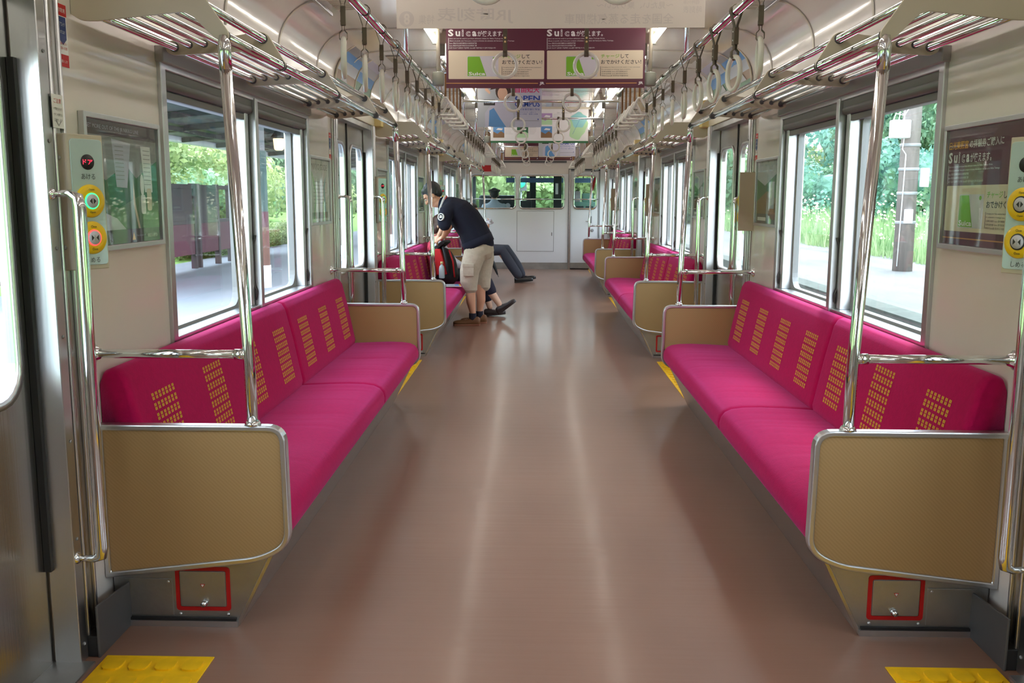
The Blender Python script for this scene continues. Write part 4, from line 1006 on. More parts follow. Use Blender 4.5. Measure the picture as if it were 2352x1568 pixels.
def hand(mb, wrist, d, palm, sk, curl=.5, thumb=1, k=1.0):
    """wrist, direction of the hand, palm normal"""
    w = Vector(wrist); d = Vector(d).normalized(); pn = Vector(palm); pn = (pn - d * pn.dot(d)).normalized(); sd = d.cross(pn)
    etube(mb, [w, w + d * .03 * k, w + d * .075 * k], [(.022 * k, .015 * k), (.036 * k, .014 * k), (.038 * k, .012 * k)], sk, axis=sd)
    for i, (o, ln) in enumerate(((-.029, .064), (-.010, .074), (.010, .070), (.028, .056))):
        b = w + d * .072 * k + sd * o * k; a = curl * .5; p1 = b + (d * math.cos(a) + pn * math.sin(a)) * ln * .45 * k
        a2 = curl * 1.4; p2 = p1 + (d * math.cos(a2) + pn * math.sin(a2)) * ln * .32 * k; a3 = curl * 2.1; p3 = p2 + (d * math.cos(a3) + pn * math.sin(a3)) * ln * .25 * k
        etube(mb, [b - d * .02 * k, p1, p2, p3], [.0088 * k, .0082 * k, .0074 * k, .0062 * k], sk, n=8)
    t0 = w + d * .022 * k + sd * -.024 * thumb * k; t1 = t0 + (d * .7 - sd * .75 * thumb + pn * .3).normalized() * .036 * k; t2 = t1 + (d * .9 - sd * .2 * thumb + pn * .6).normalized() * .030 * k
    etube(mb, [t0, t1, t2], [.012 * k, .0100 * k, .0080 * k], sk, n=8)
def shoe(parent, heel, d, up, m='shoe_brown', sole='sole', ln=.27, w=.046, h=.062, name='shoe'):
    """closed shoe: heel point on the ground, direction to the toe"""
    heel = Vector(heel); d = Vector(d).normalized(); up = Vector(up); up = (up - d * up.dot(d)).normalized(); sd = d.cross(up)
    st = [(0, .55, .78), (.03, .80, 1.05), (.10, .86, 1.20), (.25, .84, 1.15), (.40, .86, .92), (.55, .96, .72), (.72, 1.0, .68), (.86, .94, .62), (.95, .76, .50), (1.0, .42, .34)]
    mb = MB(); n = 16; vs = []
    for t, ww, hh in st:
        for k in range(n):
            a = 2 * PI * k / n; y = math.cos(a); z = math.sin(a); zz = (max(z, 0) ** .8) * h * hh if z > 0 else z * .006
            vs.append(heel + d * (t * ln) + sd * (w * ww * (abs(y) ** .8) * (1 if y > 0 else -1)) + up * (.016 + zz))
    N = len(st); mb.add(vs, [(i * n + k, i * n + (k + 1) % n, (i + 1) * n + (k + 1) % n, (i + 1) * n + k) for i in range(N - 1) for k in range(n)] + [tuple(range(n)), tuple(range((N - 1) * n, N * n))], m, True)
    o = mb.build(name, parent)
    out = [(t * ln, w * ww * 1.08) for t, ww, _ in st]; poly = [(a - .003 if i == 0 else a, b) for i, (a, b) in enumerate(out)] + [(a, -b) for a, b in out[::-1]]
    MB().prism(poly, lambda u, v, q: tuple(heel + d * u + sd * v + up * q), 0, .018, sole).build('sole', o, bevel=.003)
    mb = MB()
    for j in range(4):
        c = heel + d * ln * (.40 + .06 * j) + up * (.016 + h * (.93 - .085 * j)); mb.tube([c - sd * .018, c + up * .005, c + sd * .018], .0025, 'sock', 6)
    mb.build('laces', o)
    return o

# ---- standing man bending over the middle left bench
man = empty('person', (-.65, 9.38, 0), 'person in navy polo and khaki cropped trousers, bending over the left bench', 'person')
def off(p): return tuple(Vector(p) - Vector((-.65, 9.38, 0)))
b = MB(); hr = MB()
L = head(b, hr, off((-1.058, 9.37, 1.292)), (-.76, -.02, -.65), (-.65, 0, .76), 'skin', 'hair_black', k=.98)
etube(b, [off(p) for p in ((-1.020, 9.37, 1.215), (-.965, 9.375, 1.215), (-.90, 9.38, 1.20))], [.048, .052, .060], 'skin')
# core under the clothes keeps head, arms and legs one figure
etube(b, [off(p) for p in ((-.90, 9.38, 1.18), (-.80, 9.38, 1.10), (-.68, 9.38, .96), (-.58, 9.38, .82))], [(.14, .06), (.14, .08), (.12, .08), (.13, .09)], 'skin')
etube(b, [off(p) for p in ((-.90, 9.215, 1.15), (-.92, 9.195, 1.05), (-.905, 9.19, .985))], [.045, .042, .038], 'skin')       # near upper arm
etube(b, [off(p) for p in ((-.885, 9.19, .985), (-.905, 9.24, .948), (-.930, 9.32, .905), (-.950, 9.37, .885))], [.037, .038, .030, .024], 'skin')
hand(b, off((-.953, 9.375, .882)), (-.72, .25, -.45), (-.3, .3, -.6), 'skin', .75, 1, .95)
etube(b, [off(p) for p in ((-.90, 9.545, 1.15), (-.95, 9.57, 1.04), (-.97, 9.57, .965))], [.045, .042, .038], 'skin')
etube(b, [off(p) for p in ((-.97, 9.57, .965), (-.99, 9.55, .92), (-1.01, 9.52, .885))], [.036, .032, .024], 'skin')
hand(b, off((-1.012, 9.518, .883)), (-.5, -.3, -.7), (-.4, -.6, .4), 'skin', .75, -1, .95)
for y, hx, kx, ax_ in ((9.29, -.60, -.675, -.655), (9.47, -.54, -.585, -.598)):
    etube(b, [off(p) for p in ((hx, y, .78), (hx - .04, y, .58), (kx + .01, y - .01, .40), (kx, y - .01, .31), (kx + .004, y - .01, .235), (ax_, y - .01, .13), (ax_ + .004, y - .01, .075))], [.072, .062, .050, .049, .046, .031, .033], 'skin')
    etube(b, [off(p) for p in ((ax_ + .02, y - .01, .055), (ax_ - .10, y - .015, .035))], [.030, .024], 'skin')
bd = merge(b, 'body', man, .0065, 3)
hh = merge(hr, 'hair', man, .006, 2); eyes(man, L)
sh = MB()
etube(sh, [off(p) for p in ((-.945, 9.38, 1.205), (-.895, 9.38, 1.185), (-.805, 9.38, 1.130), (-.720, 9.38, 1.045), (-.660, 9.38, .955), (-.625, 9.38, .875), (-.603, 9.38, .825))], [(.085, .072), (.165, .102), (.185, .140), (.178, .150), (.172, .150), (.174, .156), (.172, .160)], 'navy', n=22)
for y, q in ((9.215, -1), (9.545, 1)): etube(sh, [off(p) for p in ((-.865, y - q * .05, 1.165), (-.905, y, 1.125), (-.925, y + q * .025, 1.05), (-.918, y + q * .030, 1.005))], [.068, .074, .070, .066], 'navy', n=18)
so_ = merge(sh, 'polo_shirt', man, .0085, 5)
MB().ring(rr(-.174, -.158, .174, .158, .12, 5), rr(-.166, -.150, .166, .150, .115, 5), lambda u, v, w: tuple(Vector(off((-.600, 9.38, .812))) + Vector((0, 1, 0)) * u + Vector((.92, 0, .39)) * v + Vector((.39, 0, -.92)) * w), -.06, .020, 'navy', True).build('hem', so_)
cl_ = MB(); cc = Vector(off((-.955, 9.378, 1.212))); dn = Vector((-.93, 0, .36)); x_, y_ = Vector((0, 1, 0)), dn.cross(Vector((0, 1, 0)))
ring = [cc + x_ * .072 * math.cos(a) + y_ * .076 * math.sin(a) for a in [2 * PI * i / 20 for i in range(20)]]
cl_.tube(ring, .013, 'collar_white', 8, closed=True); cl_.build('collar', man)
MB().tube([p - dn * .014 for p in ring], .007, 'red', 8, closed=True).build('collar_band', man)
# round badge on the sleeve
bc = Vector(off((-.948, 9.126, 1.080))); bn = Vector((-.50, -.84, .12)).normalized(); bu = (Vector((0, 0, 1)) - bn * bn.z).normalized(); bs_ = bu.cross(bn)
mb = MB(); mb.ring([tuple((math.cos(a) * .036, math.sin(a) * .036)) for a in [2 * PI * i / 24 for i in range(24)]], [tuple((math.cos(a) * .028, math.sin(a) * .028)) for a in [2 * PI * i / 24 for i in range(24)]], lambda u, v, w: tuple(bc + bs_ * u + bu * v + bn * w), -.006, .010, 'paper_white')
mb.prism([(-.014, -.012), (.016, -.008), (.010, .016), (-.010, .014)], lambda u, v, w: tuple(bc + bs_ * u + bu * v + bn * w), -.006, .010, 'paper_white'); mb.build('badge', man)
tr = MB()
etube(tr, [off(p) for p in ((-.635, 9.38, .865), (-.60, 9.38, .81), (-.575, 9.38, .755))], [(.155, .120), (.168, .132), (.165, .132)], 'khaki', n=20)
etube(tr, [off(p) for p in ((-.615, 9.295, .78), (-.650, 9.285, .66), (-.685, 9.28, .54), (-.690, 9.28, .44), (-.675, 9.28, .375))], [(.088, .112), (.090, .108), (.085, .098), (.080, .090), (.068, .070)], 'khaki', n=18)
etube(tr, [off(p) for p in ((-.560, 9.465, .78), (-.545, 9.47, .66), (-.560, 9.475, .54), (-.565, 9.475, .45), (-.555, 9.475, .385))], [(.088, .105), (.088, .098), (.083, .090), (.078, .084), (.068, .072)], 'khaki', n=18)
tr_ = merge(tr, 'cropped_trousers', man, .0085, 4)
for (x, y, z) in ((-.675, 9.28, .352), (-.555, 9.475, .362)):
    MB().lathe([(.064, 0), (.067, .006), (.067, .040), (.064, .046), (.056, .046), (.056, 0)], 'khaki', off((x, y, z)), (0, 0, 1), 20).build('cuff', tr_)
MB().box((-.055, -.006, -.06), (.055, .006, .06), 'khaki').box((-.058, -.009, .03), (.058, .006, .065), 'khaki').build('cargo_pocket', tr_, loc=off((-.690, 9.188, .56)), bevel=.005)
for (x, y) in ((-.655, 9.28), (-.596, 9.46)):
    MB().lathe([(.036, -.03), (.037, 0), (.037, .045), (.035, .05), (.031, .05)], 'sock', off((x, y, .075)), (0, 0, 1), 16).build('sock', man)
    shoe(man, off((x + .075, y, 0.0)), (-1, -.04, 0), (0, 0, 1))

# ---- woman seated on the middle left bench
O = Vector((-1.0, 10.02, 0)); wom = empty('person', O, 'seated person with short brown hair, pink patterned shirt and navy trousers, legs stretched out', 'person')
def off(p): return tuple(Vector(p) - O)
b = MB(); hr = MB()
L = head(b, hr, off((-1.040, 9.98, .962)), (.86, -.25, -.38), (.30, 0, .95), 'skin_pale', 'hair_brown', True, .96)
etube(b, [off(p) for p in ((-1.06, 10.0, .90), (-1.085, 10.0, .84), (-1.10, 10.0, .76), (-1.10, 10.0, .55))], [.046, .052, (.12, .07), (.12, .08)], 'skin_pale')
etube(b, [off(p) for p in ((-1.07, 9.87, .76), (-1.0, 9.84, .66), (-.93, 9.86, .575))], [.042, .040, .034], 'skin_pale')
etube(b, [off(p) for p in ((-.93, 9.86, .575), (-.85, 9.90, .545), (-.80, 9.91, .520))], [.034, .030, .023], 'skin_pale'); hand(b, off((-.80, 9.91, .520)), (.8, .1, -.5), (0, 0, -1), 'skin_pale', .6, 1, .9)
etube(b, [off(p) for p in ((-1.07, 10.14, .76), (-1.0, 10.19, .64), (-.90, 10.16, .555), (-.80, 10.10, .53))], [.042, .040, .034, .024], 'skin_pale'); hand(b, off((-.80, 10.10, .53)), (.9, -.2, -.3), (0, 0, -1), 'skin_pale', .6, -1, .9)
for y, pts in ((9.92, ((-1.05, 9.92, .47), (-.62, 9.93, .47), (-.50, 9.93, .27), (-.415, 9.92, .150), (-.395, 9.91, .105))), (10.10, ((-1.05, 10.10, .47), (-.64, 10.10, .46), (-.57, 10.08, .25), (-.520, 10.05, .10)))):
    etube(b, [off(p) for p in pts], ([.075, .058, .046, .032, .030] if len(pts) == 5 else [.075, .058, .044, .032]), 'skin_pale')
merge(b, 'body', wom, .0070, 3); merge(hr, 'hair', wom, .006, 2); eyes(wom, L, .96)
sh = MB(); etube(sh, [off(p) for p in ((-1.075, 10.0, .83), (-1.09, 10.0, .78), (-1.09, 10.0, .66), (-1.08, 10.0, .52), (-1.07, 10.0, .45))], [(.08, .06), (.165, .09), (.160, .105), (.155, .115), (.150, .115)], 'shirt_pink', n=20)
merge(sh, 'shirt', wom, .009, 4)
sv = MB()
etube(sv, [off(p) for p in ((-1.07, 9.87, .78), (-1.0, 9.84, .67), (-.93, 9.855, .59), (-.84, 9.89, .555))], [.058, .054, .048, .040], 'shirt_white', n=14); etube(sv, [off(p) for p in ((-1.07, 10.14, .78), (-1.0, 10.19, .65), (-.91, 10.165, .57), (-.84, 10.12, .54))], [.058, .054, .048, .040], 'shirt_white', n=14)
merge(sv, 'sleeves', wom, .008, 3)
tr = MB()
etube(tr, [off(p) for p in ((-1.07, 10.01, .46), (-.98, 10.01, .455))], [(.175, .085), (.170, .085)], 'pants_navy', n=18)
etube(tr, [off(p) for p in ((-1.02, 9.93, .465), (-.80, 9.93, .475), (-.62, 9.93, .468), (-.545, 9.93, .37), (-.500, 9.93, .285))], [.090, .085, .076, .068, .058], 'pants_navy', n=16)
etube(tr, [off(p) for p in ((-1.02, 10.10, .465), (-.80, 10.10, .47), (-.64, 10.10, .458), (-.59, 10.09, .33), (-.55, 10.06, .20))], [.090, .085, .076, .066, .058], 'pants_navy', n=16)
merge(tr, 'trousers', wom, .009, 4)
shoe(wom, off((-.415, 9.905, .035)), (.78, -.06, .60), (-.60, 0, .78), 'loafer', 'loafer', .235, .040, .052)
shoe(wom, off((-.580, 10.04, .0)), (1.0, .05, .10), (-.10, 0, 1), 'loafer', 'loafer', .235, .040, .052)

# ---- backpack on the seat, bottle and magazine
O = Vector((-.935, 9.62, .387)); pk = empty('backpack', O, 'red, black and grey backpack standing on the left bench below the bending person', 'backpack'); pk.rotation_euler = (0, math.radians(-9), math.radians(-12))
mb = MB(); mb.ell((0, 0, .17), (.125, .15, .21), 'pack_black', n=24); mb.ell((0, 0, .10), (.135, .16, .12), 'pack_black', n=24); merge(mb, 'pack_body', pk, .010, 4)
mb = MB(); mb.prism(fill_round([(-.055, .13), (.065, .12), (.035, .385), (-.030, .395)], .02), lambda u, v, w: (u, w, v - .02 - .0), -.172, -.120, 'pack_red'); mb.build('front_panel', pk, bevel=.012, seg=3)
mb = MB(); mb.prism(fill_round([(-.125, .06), (-.062, .10), (-.036, .35), (-.09, .33)], .02), lambda u, v, w: (u, w, v), -.155, -.08, 'pack_grey'); mb.build('side_panel', pk, bevel=.012, seg=3)
for x in (-.062, -.048): MB().tube([(x - .0, -.168, .10), (x + .012, -.174, .24), (x + .03, -.150, .36)], .004, 'red', 6).build('piping', pk)
MB().tube([(.070, -.15, .10), (.080, -.168, .22), (.062, -.14, .35), (.03, -.07, .40)], [.014, .016, .016, .012], 'pack_black', 10).build('shoulder_strap', pk)
MB().tube([(.115, -.10, .06), (.128, -.11, .22), (.10, -.09, .34)], [.008, .010, .008], 'red', 8).build('edge_band', pk)
MB().tube([(-.03, 0, .38), (-.02, 0, .42), (.02, 0, .42), (.03, 0, .38)], .008, 'pack_black', 8).build('carry_loop', pk)
MB().prism(fill_round([(-.115, .36), (-.10, .32), (.08, .42), (.06, .45)], .012), lambda u, v, w: (u, w, v), -.12, .10, 'pack_black').build('top_flap', pk, bevel=.01)
bt = empty('water_bottle', (-.975, 9.42, .46), 'small clear bottle with a yellow cap in the backpack side pocket', 'bottle')
MB().lathe([(.026, 0), (.030, .008), (.030, .09), (.024, .12), (.011, .135), (.011, .145)], 'bottle_clear', (0, 0, 0), n=16).build('bottle_body', bt)
MB().lathe([(.014, .143), (.0145, .165), (.012, .168)], 'yellowed', (0, 0, 0), n=14).build('cap', bt)
mg = empty('magazine', (-.90, 9.27, .396), 'open guide magazine with yellow border lying on the left bench seat', 'magazine'); mg.rotation_euler.z = math.radians(8)
MB().box((-.12, -.10, 0), (.13, .14, .006), 'paper_white').build('pages', mg, bevel=.002)
p = Print().rect(-118, -98, 128, 138, 'gold', 1).rect(-108, -88, 112, 128, 'sky_print', 2).poly([(-100, -70), (60, -80), (40, 40), (-60, 60)], 'forest_print', 3).rect(-20, -60, 70, 70, 'cool_grey', 4).poly([(-80, 70), (90, 80), (60, 120), (-60, 110)], 'paper_white', 3)
p.build('cover_print', mg, (0, 0, .0062), (1, 0, 0), (0, 1, 0), (0, 0, 1))

# ---- man in a grey suit seated on the far left bench
O = Vector((-1.0, 14.2, 0)); m3 = empty('person', O, 'seated person in grey suit trousers and black shoes on the far left bench', 'person')
def off(p): return tuple(Vector(p) - O)
b = MB(); hr = MB(); L = head(b, hr, off((-.99, 14.2, 1.07)), (1, -.1, -.1), (.05, 0, 1), 'skin', 'hair_black')
etube(b, [off(p) for p in ((-1.01, 14.2, 1.0), (-1.05, 14.2, .93), (-1.08, 14.2, .80), (-1.08, 14.2, .55))], [.05, .055, (.14, .08), (.13, .09)], 'skin')
etube(b, [off(p) for p in ((-1.05, 14.03, .85), (-.94, 13.98, .74), (-.83, 13.99, .70))], [.05, .045, .038], 'skin'); etube(b, [off(p) for p in ((-.83, 13.99, .70), (-.77, 14.0, .78), (-.735, 14.0, .845))], [.038, .032, .024], 'skin')
hand(b, off((-.733, 14.0, .848)), (.25, 0, .97), (-1, 0, 0), 'skin', .7, 1, .95)
etube(b, [off(p) for p in ((-1.05, 14.37, .85), (-.95, 14.42, .68), (-.80, 14.38, .58), (-.70, 14.33, .56))], [.05, .045, .036, .024], 'skin'); hand(b, off((-.70, 14.33, .56)), (.9, -.2, -.3), (0, 0, -1), 'skin', .5, -1, .95)
for y in (14.10, 14.32): etube(b, [off(p) for p in ((-1.05, y, .48), (-.56, y, .48), (-.36, y, .19), (-.29, y, .08))], [.08, .060, .042, .034], 'skin')
merge(b, 'body', m3, .0085, 3); merge(hr, 'hair', m3, .007, 2); eyes(m3, L)
sh = MB(); etube(sh, [off(p) for p in ((-1.04, 14.2, .93), (-1.07, 14.2, .87), (-1.07, 14.2, .72), (-1.06, 14.2, .50))], [(.09, .07), (.185, .10), (.175, .12), (.165, .13)], 'shirt_white', n=18)
etube(sh, [off(p) for p in ((-1.05, 14.03, .86), (-.94, 13.98, .75), (-.87, 13.985, .72))], [.065, .060, .055], 'shirt_white'); etube(sh, [off(p) for p in ((-1.05, 14.37, .86), (-.95, 14.42, .69), (-.88, 14.40, .64))], [.065, .060, .055], 'shirt_white')
merge(sh, 'shirt', m3, .010, 4)
tr = MB(); etube(tr, [off(p) for p in ((-1.07, 14.2, .47), (-.95, 14.2, .47))], [(.19, .09), (.185, .09)], 'suit_grey', n=18)
for y, kx, fx in ((14.10, -.53, -.285), (14.32, -.46, -.24)): etube(tr, [off(p) for p in ((-1.02, y, .475), (-.75, y, .485), (kx, y, .485), (kx + .08, y, .36), (kx + .16, y, .24), (fx, y, .115))], [.095, .088, .080, .074, .072, .066], 'suit_grey', n=16)
merge(tr, 'trousers', m3, .010, 4)
shoe(m3, off((-.335, 14.10, .0)), (1, -.05, .12), (-.12, 0, 1), 'shoe_black', 'shoe_black', .28, .047, .062); shoe(m3, off((-.29, 14.32, .0)), (1, .12, .16), (-.16, 0, 1), 'shoe_black', 'shoe_black', .28, .047, .062)
kc = empty('handkerchief', (-.712, 13.99, .90), 'crumpled white handkerchief held up by the far seated person', 'cloth')
mb = MB(); rn = random.Random(5)
for i in range(9): mb.ell((rn.uniform(-.035, .035), rn.uniform(-.03, .03), rn.uniform(-.01, .05)), (rn.uniform(.018, .034), rn.uniform(.014, .03), rn.uniform(.012, .03)), 'shirt_white', n=10)
merge(mb, 'cloth', kc, .006, 1)
um = empty('umbrella', (-.574, 13.92, .10), 'closed black umbrella leaning point down before the far left bench', 'umbrella')
d = Vector((-.12, .05, .30)).normalized()
MB().tube([d * t for t in (0, .03, .05, .20, .42, .50)], [.003, .004, .012, .028, .022, .008], 'black', 12).build('canopy', um)
MB().tube([d * .48, d * .60], .006, 'dark_grey', 8).tube([d * .60, d * .64 + Vector((.015, 0, 0)), d * .63 + Vector((.04, 0, 0)), d * .59 + Vector((.045, 0, 0))], .007, 'black', 8).build('handle', um)

# ------------------------------------------------------------------ driving cab
Y1 = BULK + 1.70
cab = empty('driver_desk', (0, Y1 - .15, 0), 'dark driving console with meters and levers below the windscreen', 'console')
MB().box((-1.25, -.25, 0), (.55, .12, .98), 'cab_dark').build('desk', cab, bevel=.02)
MB().box((-1.12, -.18, .98), (-.40, .05, 1.32), 'cab_dark').build('meter_hood', cab, bevel=.04)
for x in (-1.0, -.86, -.70, -.56): MB().lathe([(.045, 0), (.05, .01), (.04, .012)], 'cool_grey', (x, -.185, 1.12), (0, -1, 0), 20).build('gauge', cab)
MB().box((-.36, -.15, .98), (-.10, .05, 1.22), 'cab_dark').build('side_unit', cab, bevel=.01)
MB().box((-.20, -.12, 1.22), (-.13, -.02, 1.40), 'black').build('radio_set', cab, bevel=.008)
MB().box((.12, -.22, .98), (.50, .05, 1.04), 'mid_grey').build('timetable_tray', cab, bevel=.006)
cb2 = empty('equipment_cabinet', (.86, Y1 - .5, 0), 'pale green equipment cabinet seen through the cab door window', 'cabinet')
MB().box((-.22, -.25, 0), (.24, .3, 1.20), 'cab_green').build('body', cb2, bevel=.01)
for x, z in ((-.12, 1.02), (.06, 1.02)): MB().box((x, -.256, z), (x + .14, -.25, z + .1), 'cab_dark').build('panel', cb2)
MB().box((-.20, -.2, 1.20), (-.04, .1, 1.40), 'mid_grey').build('switch_box', cb2, bevel=.006); MB().box((.0, -.2, 1.20), (.20, .1, 1.36), 'cab_green').build('upper_box', cb2, bevel=.006)
fg = empty('signal_flag', (1.02, BULK + .075, 1.40), 'rolled red flag hanging behind the cab door window', 'flag')
MB().tube([(-.03, 0, 0), (-.005, 0, .15), (.02, 0, .28)], [.012, .026, .012], 'red', 10).build('cloth', fg); MB().tube([(.02, 0, .28), (.03, 0, .36)], .006, 'dark_grey', 6).build('stick', fg)
ws_ = empty('window_10', (0, Y1, 0), kind='structure')
mb = MB(); yy = 0.0
for x0, x1 in ((-1.29, -1.20), (-.14, -.02), (.56, .66), (1.20, 1.29)): mb.box((x0, yy - .02, .95), (x1, yy + .04, 2.0), 'cab_dark')
mb.box((-1.29, -.02, .0), (1.29, .04, .98), 'cab_dark'); mb.box((-1.29, -.02, 1.70), (1.29, .04, 2.22), 'cab_dark'); mb.build('window_frame', ws_)
for x0, x1 in ((-1.20, -.14), (-.02, .56), (.66, 1.20)): MB().box((x0, .01, .98), (x1, .014, 1.70), 'cab_glass').build('glass_pane', ws_)
vz = empty('sun_visor', (0, Y1 - .12, 1.60), 'blue translucent sun visor across the top of the windscreen', 'sun visor')
MB().box((-.60, 0, -.035), (.55, .006, .055), 'visor_blue').build('visor', vz, bevel=.002); MB().box((.70, 0, -.035), (1.15, .006, .055), 'visor_blue').build('visor', vz, bevel=.002)
MB().tube([(-.5, .01, .05), (-.5, .11, .12)], .008, 'dark_grey', 8).tube([(.45, .01, .05), (.45, .11, .12)], .008, 'dark_grey', 8).tube([(.9, .01, .05), (.9, .11, .12)], .008, 'dark_grey', 8).build('bracket', vz)
pl = empty('cab_post', (.37, BULK + .9, 0), 'dark equipment post with a paper card behind the centre cab window', 'equipment post')
MB().box((-.06, -.05, 0), (.09, .05, 1.9), 'cab_dark').build('post', pl, bevel=.01); MB().box((-.025, -.052, 1.34), (.025, -.05, 1.54), 'paper_white').build('card', pl)
O = Vector((-.80, 17.72, 0)); dv = empty('person', O, 'train driver in peaked cap seen from behind through the cab window', 'person')
def off(p): return tuple(Vector(p) - O)
b = MB(); hr = MB(); L = head(b, hr, off((-.80, 17.74, 1.325)), (0, 1, -.05), (0, .05, 1), 'skin', 'hair_black')
etube(b, [off(p) for p in ((-.80, 17.72, 1.26), (-.80, 17.71, 1.19), (-.80, 17.70, 1.05), (-.80, 17.70, .60))], [.055, .058, (.15, .08), (.13, .09)], 'skin', axis=(1, 0, 0))
for q in (-1, 1):
    etube(b, [off(p) for p in ((-.80 + q * .18, 17.72, 1.08), (-.80 + q * .23, 17.80, .88), (-.80 + q * .17, 18.0, .92), (-.80 + q * .14, 18.13, .98))], [.05, .045, .036, .026], 'skin'); hand(b, off((-.80 + q * .14, 18.13, .98)), (0, .95, .1), (0, 0, -1), 'skin', .7, q, .95)
    etube(b, [off(p) for p in ((-.80 + q * .09, 17.72, .55), (-.80 + q * .11, 18.08, .56), (-.80 + q * .11, 18.12, .15))], [.08, .06, .045], 'skin')
merge(b, 'body', dv, .010, 3); merge(hr, 'hair', dv, .008, 2)
sh = MB(); etube(sh, [off(p) for p in ((-.80, 17.71, 1.20), (-.80, 17.71, 1.13), (-.80, 17.70, .98), (-.80, 17.70, .62))], [(.075, .07), (.195, .09), (.190, .12), (.17, .13)], 'uniform', axis=(1, 0, 0), n=18)
for q in (-1, 1): etube(sh, [off(p) for p in ((-.80 + q * .17, 17.72, 1.10), (-.80 + q * .23, 17.79, .92))], [.07, .062], 'uniform')
merge(sh, 'shirt', dv, .011, 4)
tr = MB()
for q in (-1, 1): etube(tr, [off(p) for p in ((-.80 + q * .09, 17.68, .55), (-.80 + q * .11, 18.08, .56), (-.80 + q * .11, 18.12, .12))], [.11, .085, .06], 'pants_navy')
merge(tr, 'trousers', dv, .012, 3)
mb = MB(); c = Vector(off((-.80, 17.735, 1.355))); c.z -= .02; mb.lathe([(.086, 0), (.088, .035), (.092, .045), (.114, .060), (.110, .080), (.07, .092), (.0, .094)], 'cap_cloth', c, (0, .12, 1), 24); cp = mb.build('peaked_cap', dv)
MB().lathe([(.0905, .008), (.0915, .010), (.0915, .014), (.0905, .016)], 'gold', c, (0, .12, 1), 24).build('cap_band', cp)
MB().prism([(.08 * math.cos(a), .045 + .085 * math.sin(a)) for a in [PI * i / 10 for i in range(11)]], lambda u, v, w: tuple(c + Vector((u, v, w - v * .25))), 0, .005, 'black').build('peak', cp)
st_ = empty('driver_chair', (-.80, 17.62, 0), 'dark chair under the train driver', 'chair')
MB().box((-.22, -.12, .38), (.22, .28, .47), 'cab_dark').build('seat', st_, bevel=.03); MB().box((-.05, .02, 0), (.05, .12, .38), 'mid_grey').build('pedestal', st_); MB().box((-.2, -.16, .45), (.2, -.10, .85), 'cab_dark').build('backrest', st_, bevel=.03)
# ------------------------------------------------------------------ outside: platforms, shelter, pole, trees
PZ = -.10
mb = MB(); mb.box((-7.4, -25, PZ - .9), (-1.52, 60, PZ), 'asphalt'); tag(mb.build('platform_left'), kind='structure')
mb = MB(); mb.box((4.3, -25, PZ - .9), (8.6, 60, PZ), 'asphalt_right'); mb.box((4.28, -25, PZ - .28), (4.34, 60, PZ + .004), 'kerb'); mb.box((4.34, -25, PZ), (4.62, 60, PZ + .004), 'kerb'); tag(mb.build('platform_right'), kind='structure')
tag(MB().box((-1.55, -25, -1.25), (4.35, 60, -1.15), 'ballast').build('trackbed'), kind='structure')
for x in (-.53, .53):
    pass
tk = empty('railway_track', (2.85, 0, -1.15), 'rusty railway track on ballast between the car and the right platform', 'railway track')
for x in (-.53, .53): MB().box((x - .03, -10, .1), (x + .03, 60, .22), 'rail_steel').build('rail', tk)
sl = None
for i in range(70):
    if sl is None: sl = MB().box((-1.0, -.11, -.02), (1.0, .11, .1), 'sleeper').mesh('sleeper')
    link('sleeper', sl, tk, (0, -2 + .66 * i, 0))
tag(MB().box((-90, -30, -1.3), (90, 130, -1.25), 'grass').build('ground'), kind='structure')
def bank(name, x0, x1, z1, m='grass'):
    mb = MB(); n = 30; vs = []
    for i in range(n + 1):
        y = -25 + 95 * i / n
        for j in range(7):
            t = j / 6; vs.append((x0 + (x1 - x0) * t, y, PZ - .05 + z1 * t ** 1.2 + random.uniform(-.12, .12) * (j > 0)))
    mb.add(vs, [(i * 7 + j, i * 7 + j + 1, i * 7 + 8 + j, i * 7 + 7 + j) for i in range(n) for j in range(6)], m, True); tag(mb.build(name), kind='structure')
bank('hill_left', -7.4, -26, 5.0); bank('hill_right', 8.6, 30, 6.0)
# leaf clusters
def crown_mesh(seed, m, R=1.0, N=6000, leaf=.052, flat=.85):
    rn = random.Random(seed); mb = MB(); lobes = [(Vector((rn.uniform(-.6, .6), rn.uniform(-.6, .6), rn.uniform(-.45, .55))), rn.uniform(.34, .55)) for _ in range(13)]
    vs = []; fs = []
    for i in range(N):
        c, r = rn.choice(lobes); a = rn.uniform(0, 2 * PI); z = rn.uniform(-1, 1); q = math.sqrt(1 - z * z); nrm = Vector((q * math.cos(a), q * math.sin(a), z))
        p = c + nrm * r * rn.uniform(.75, 1.05); p.z *= flat
        d = (nrm + Vector((rn.uniform(-.8, .8), rn.uniform(-.8, .8), rn.uniform(-.8, .8)))).normalized(); x, y = basis(d); s_ = leaf * rn.uniform(.6, 1.3); o = len(vs)
        t = rn.uniform(0, PI); x, y = x * math.cos(t) + y * math.sin(t), y * math.cos(t) - x * math.sin(t)
        vs += [(p + x * s_) * R, (p + y * s_ * .55) * R, (p - x * s_) * R, (p - y * s_ * .55) * R]; fs.append((o, o + 1, o + 2, o + 3))
    mb.add(vs, fs, m)
    me = bpy.data.meshes.new('crown'); me.from_pydata([tuple(v) for v in mb.v], [], mb.f); me.materials.append(M[m]); me.update(); return me
def core_mesh(seed, m):
    bm = bmesh.new(); bmesh.ops.create_icosphere(bm, subdivisions=3, radius=.72); rn = random.Random(seed)
    for v in bm.verts: v.co *= 1 + .16 * math.sin(v.co.x * 7 + seed) * math.sin(v.co.y * 6) + rn.uniform(-.05, .05)
    me = bpy.data.meshes.new('crown_core'); bm.to_mesh(me); bm.free(); me.materials.append(M[m]); return me
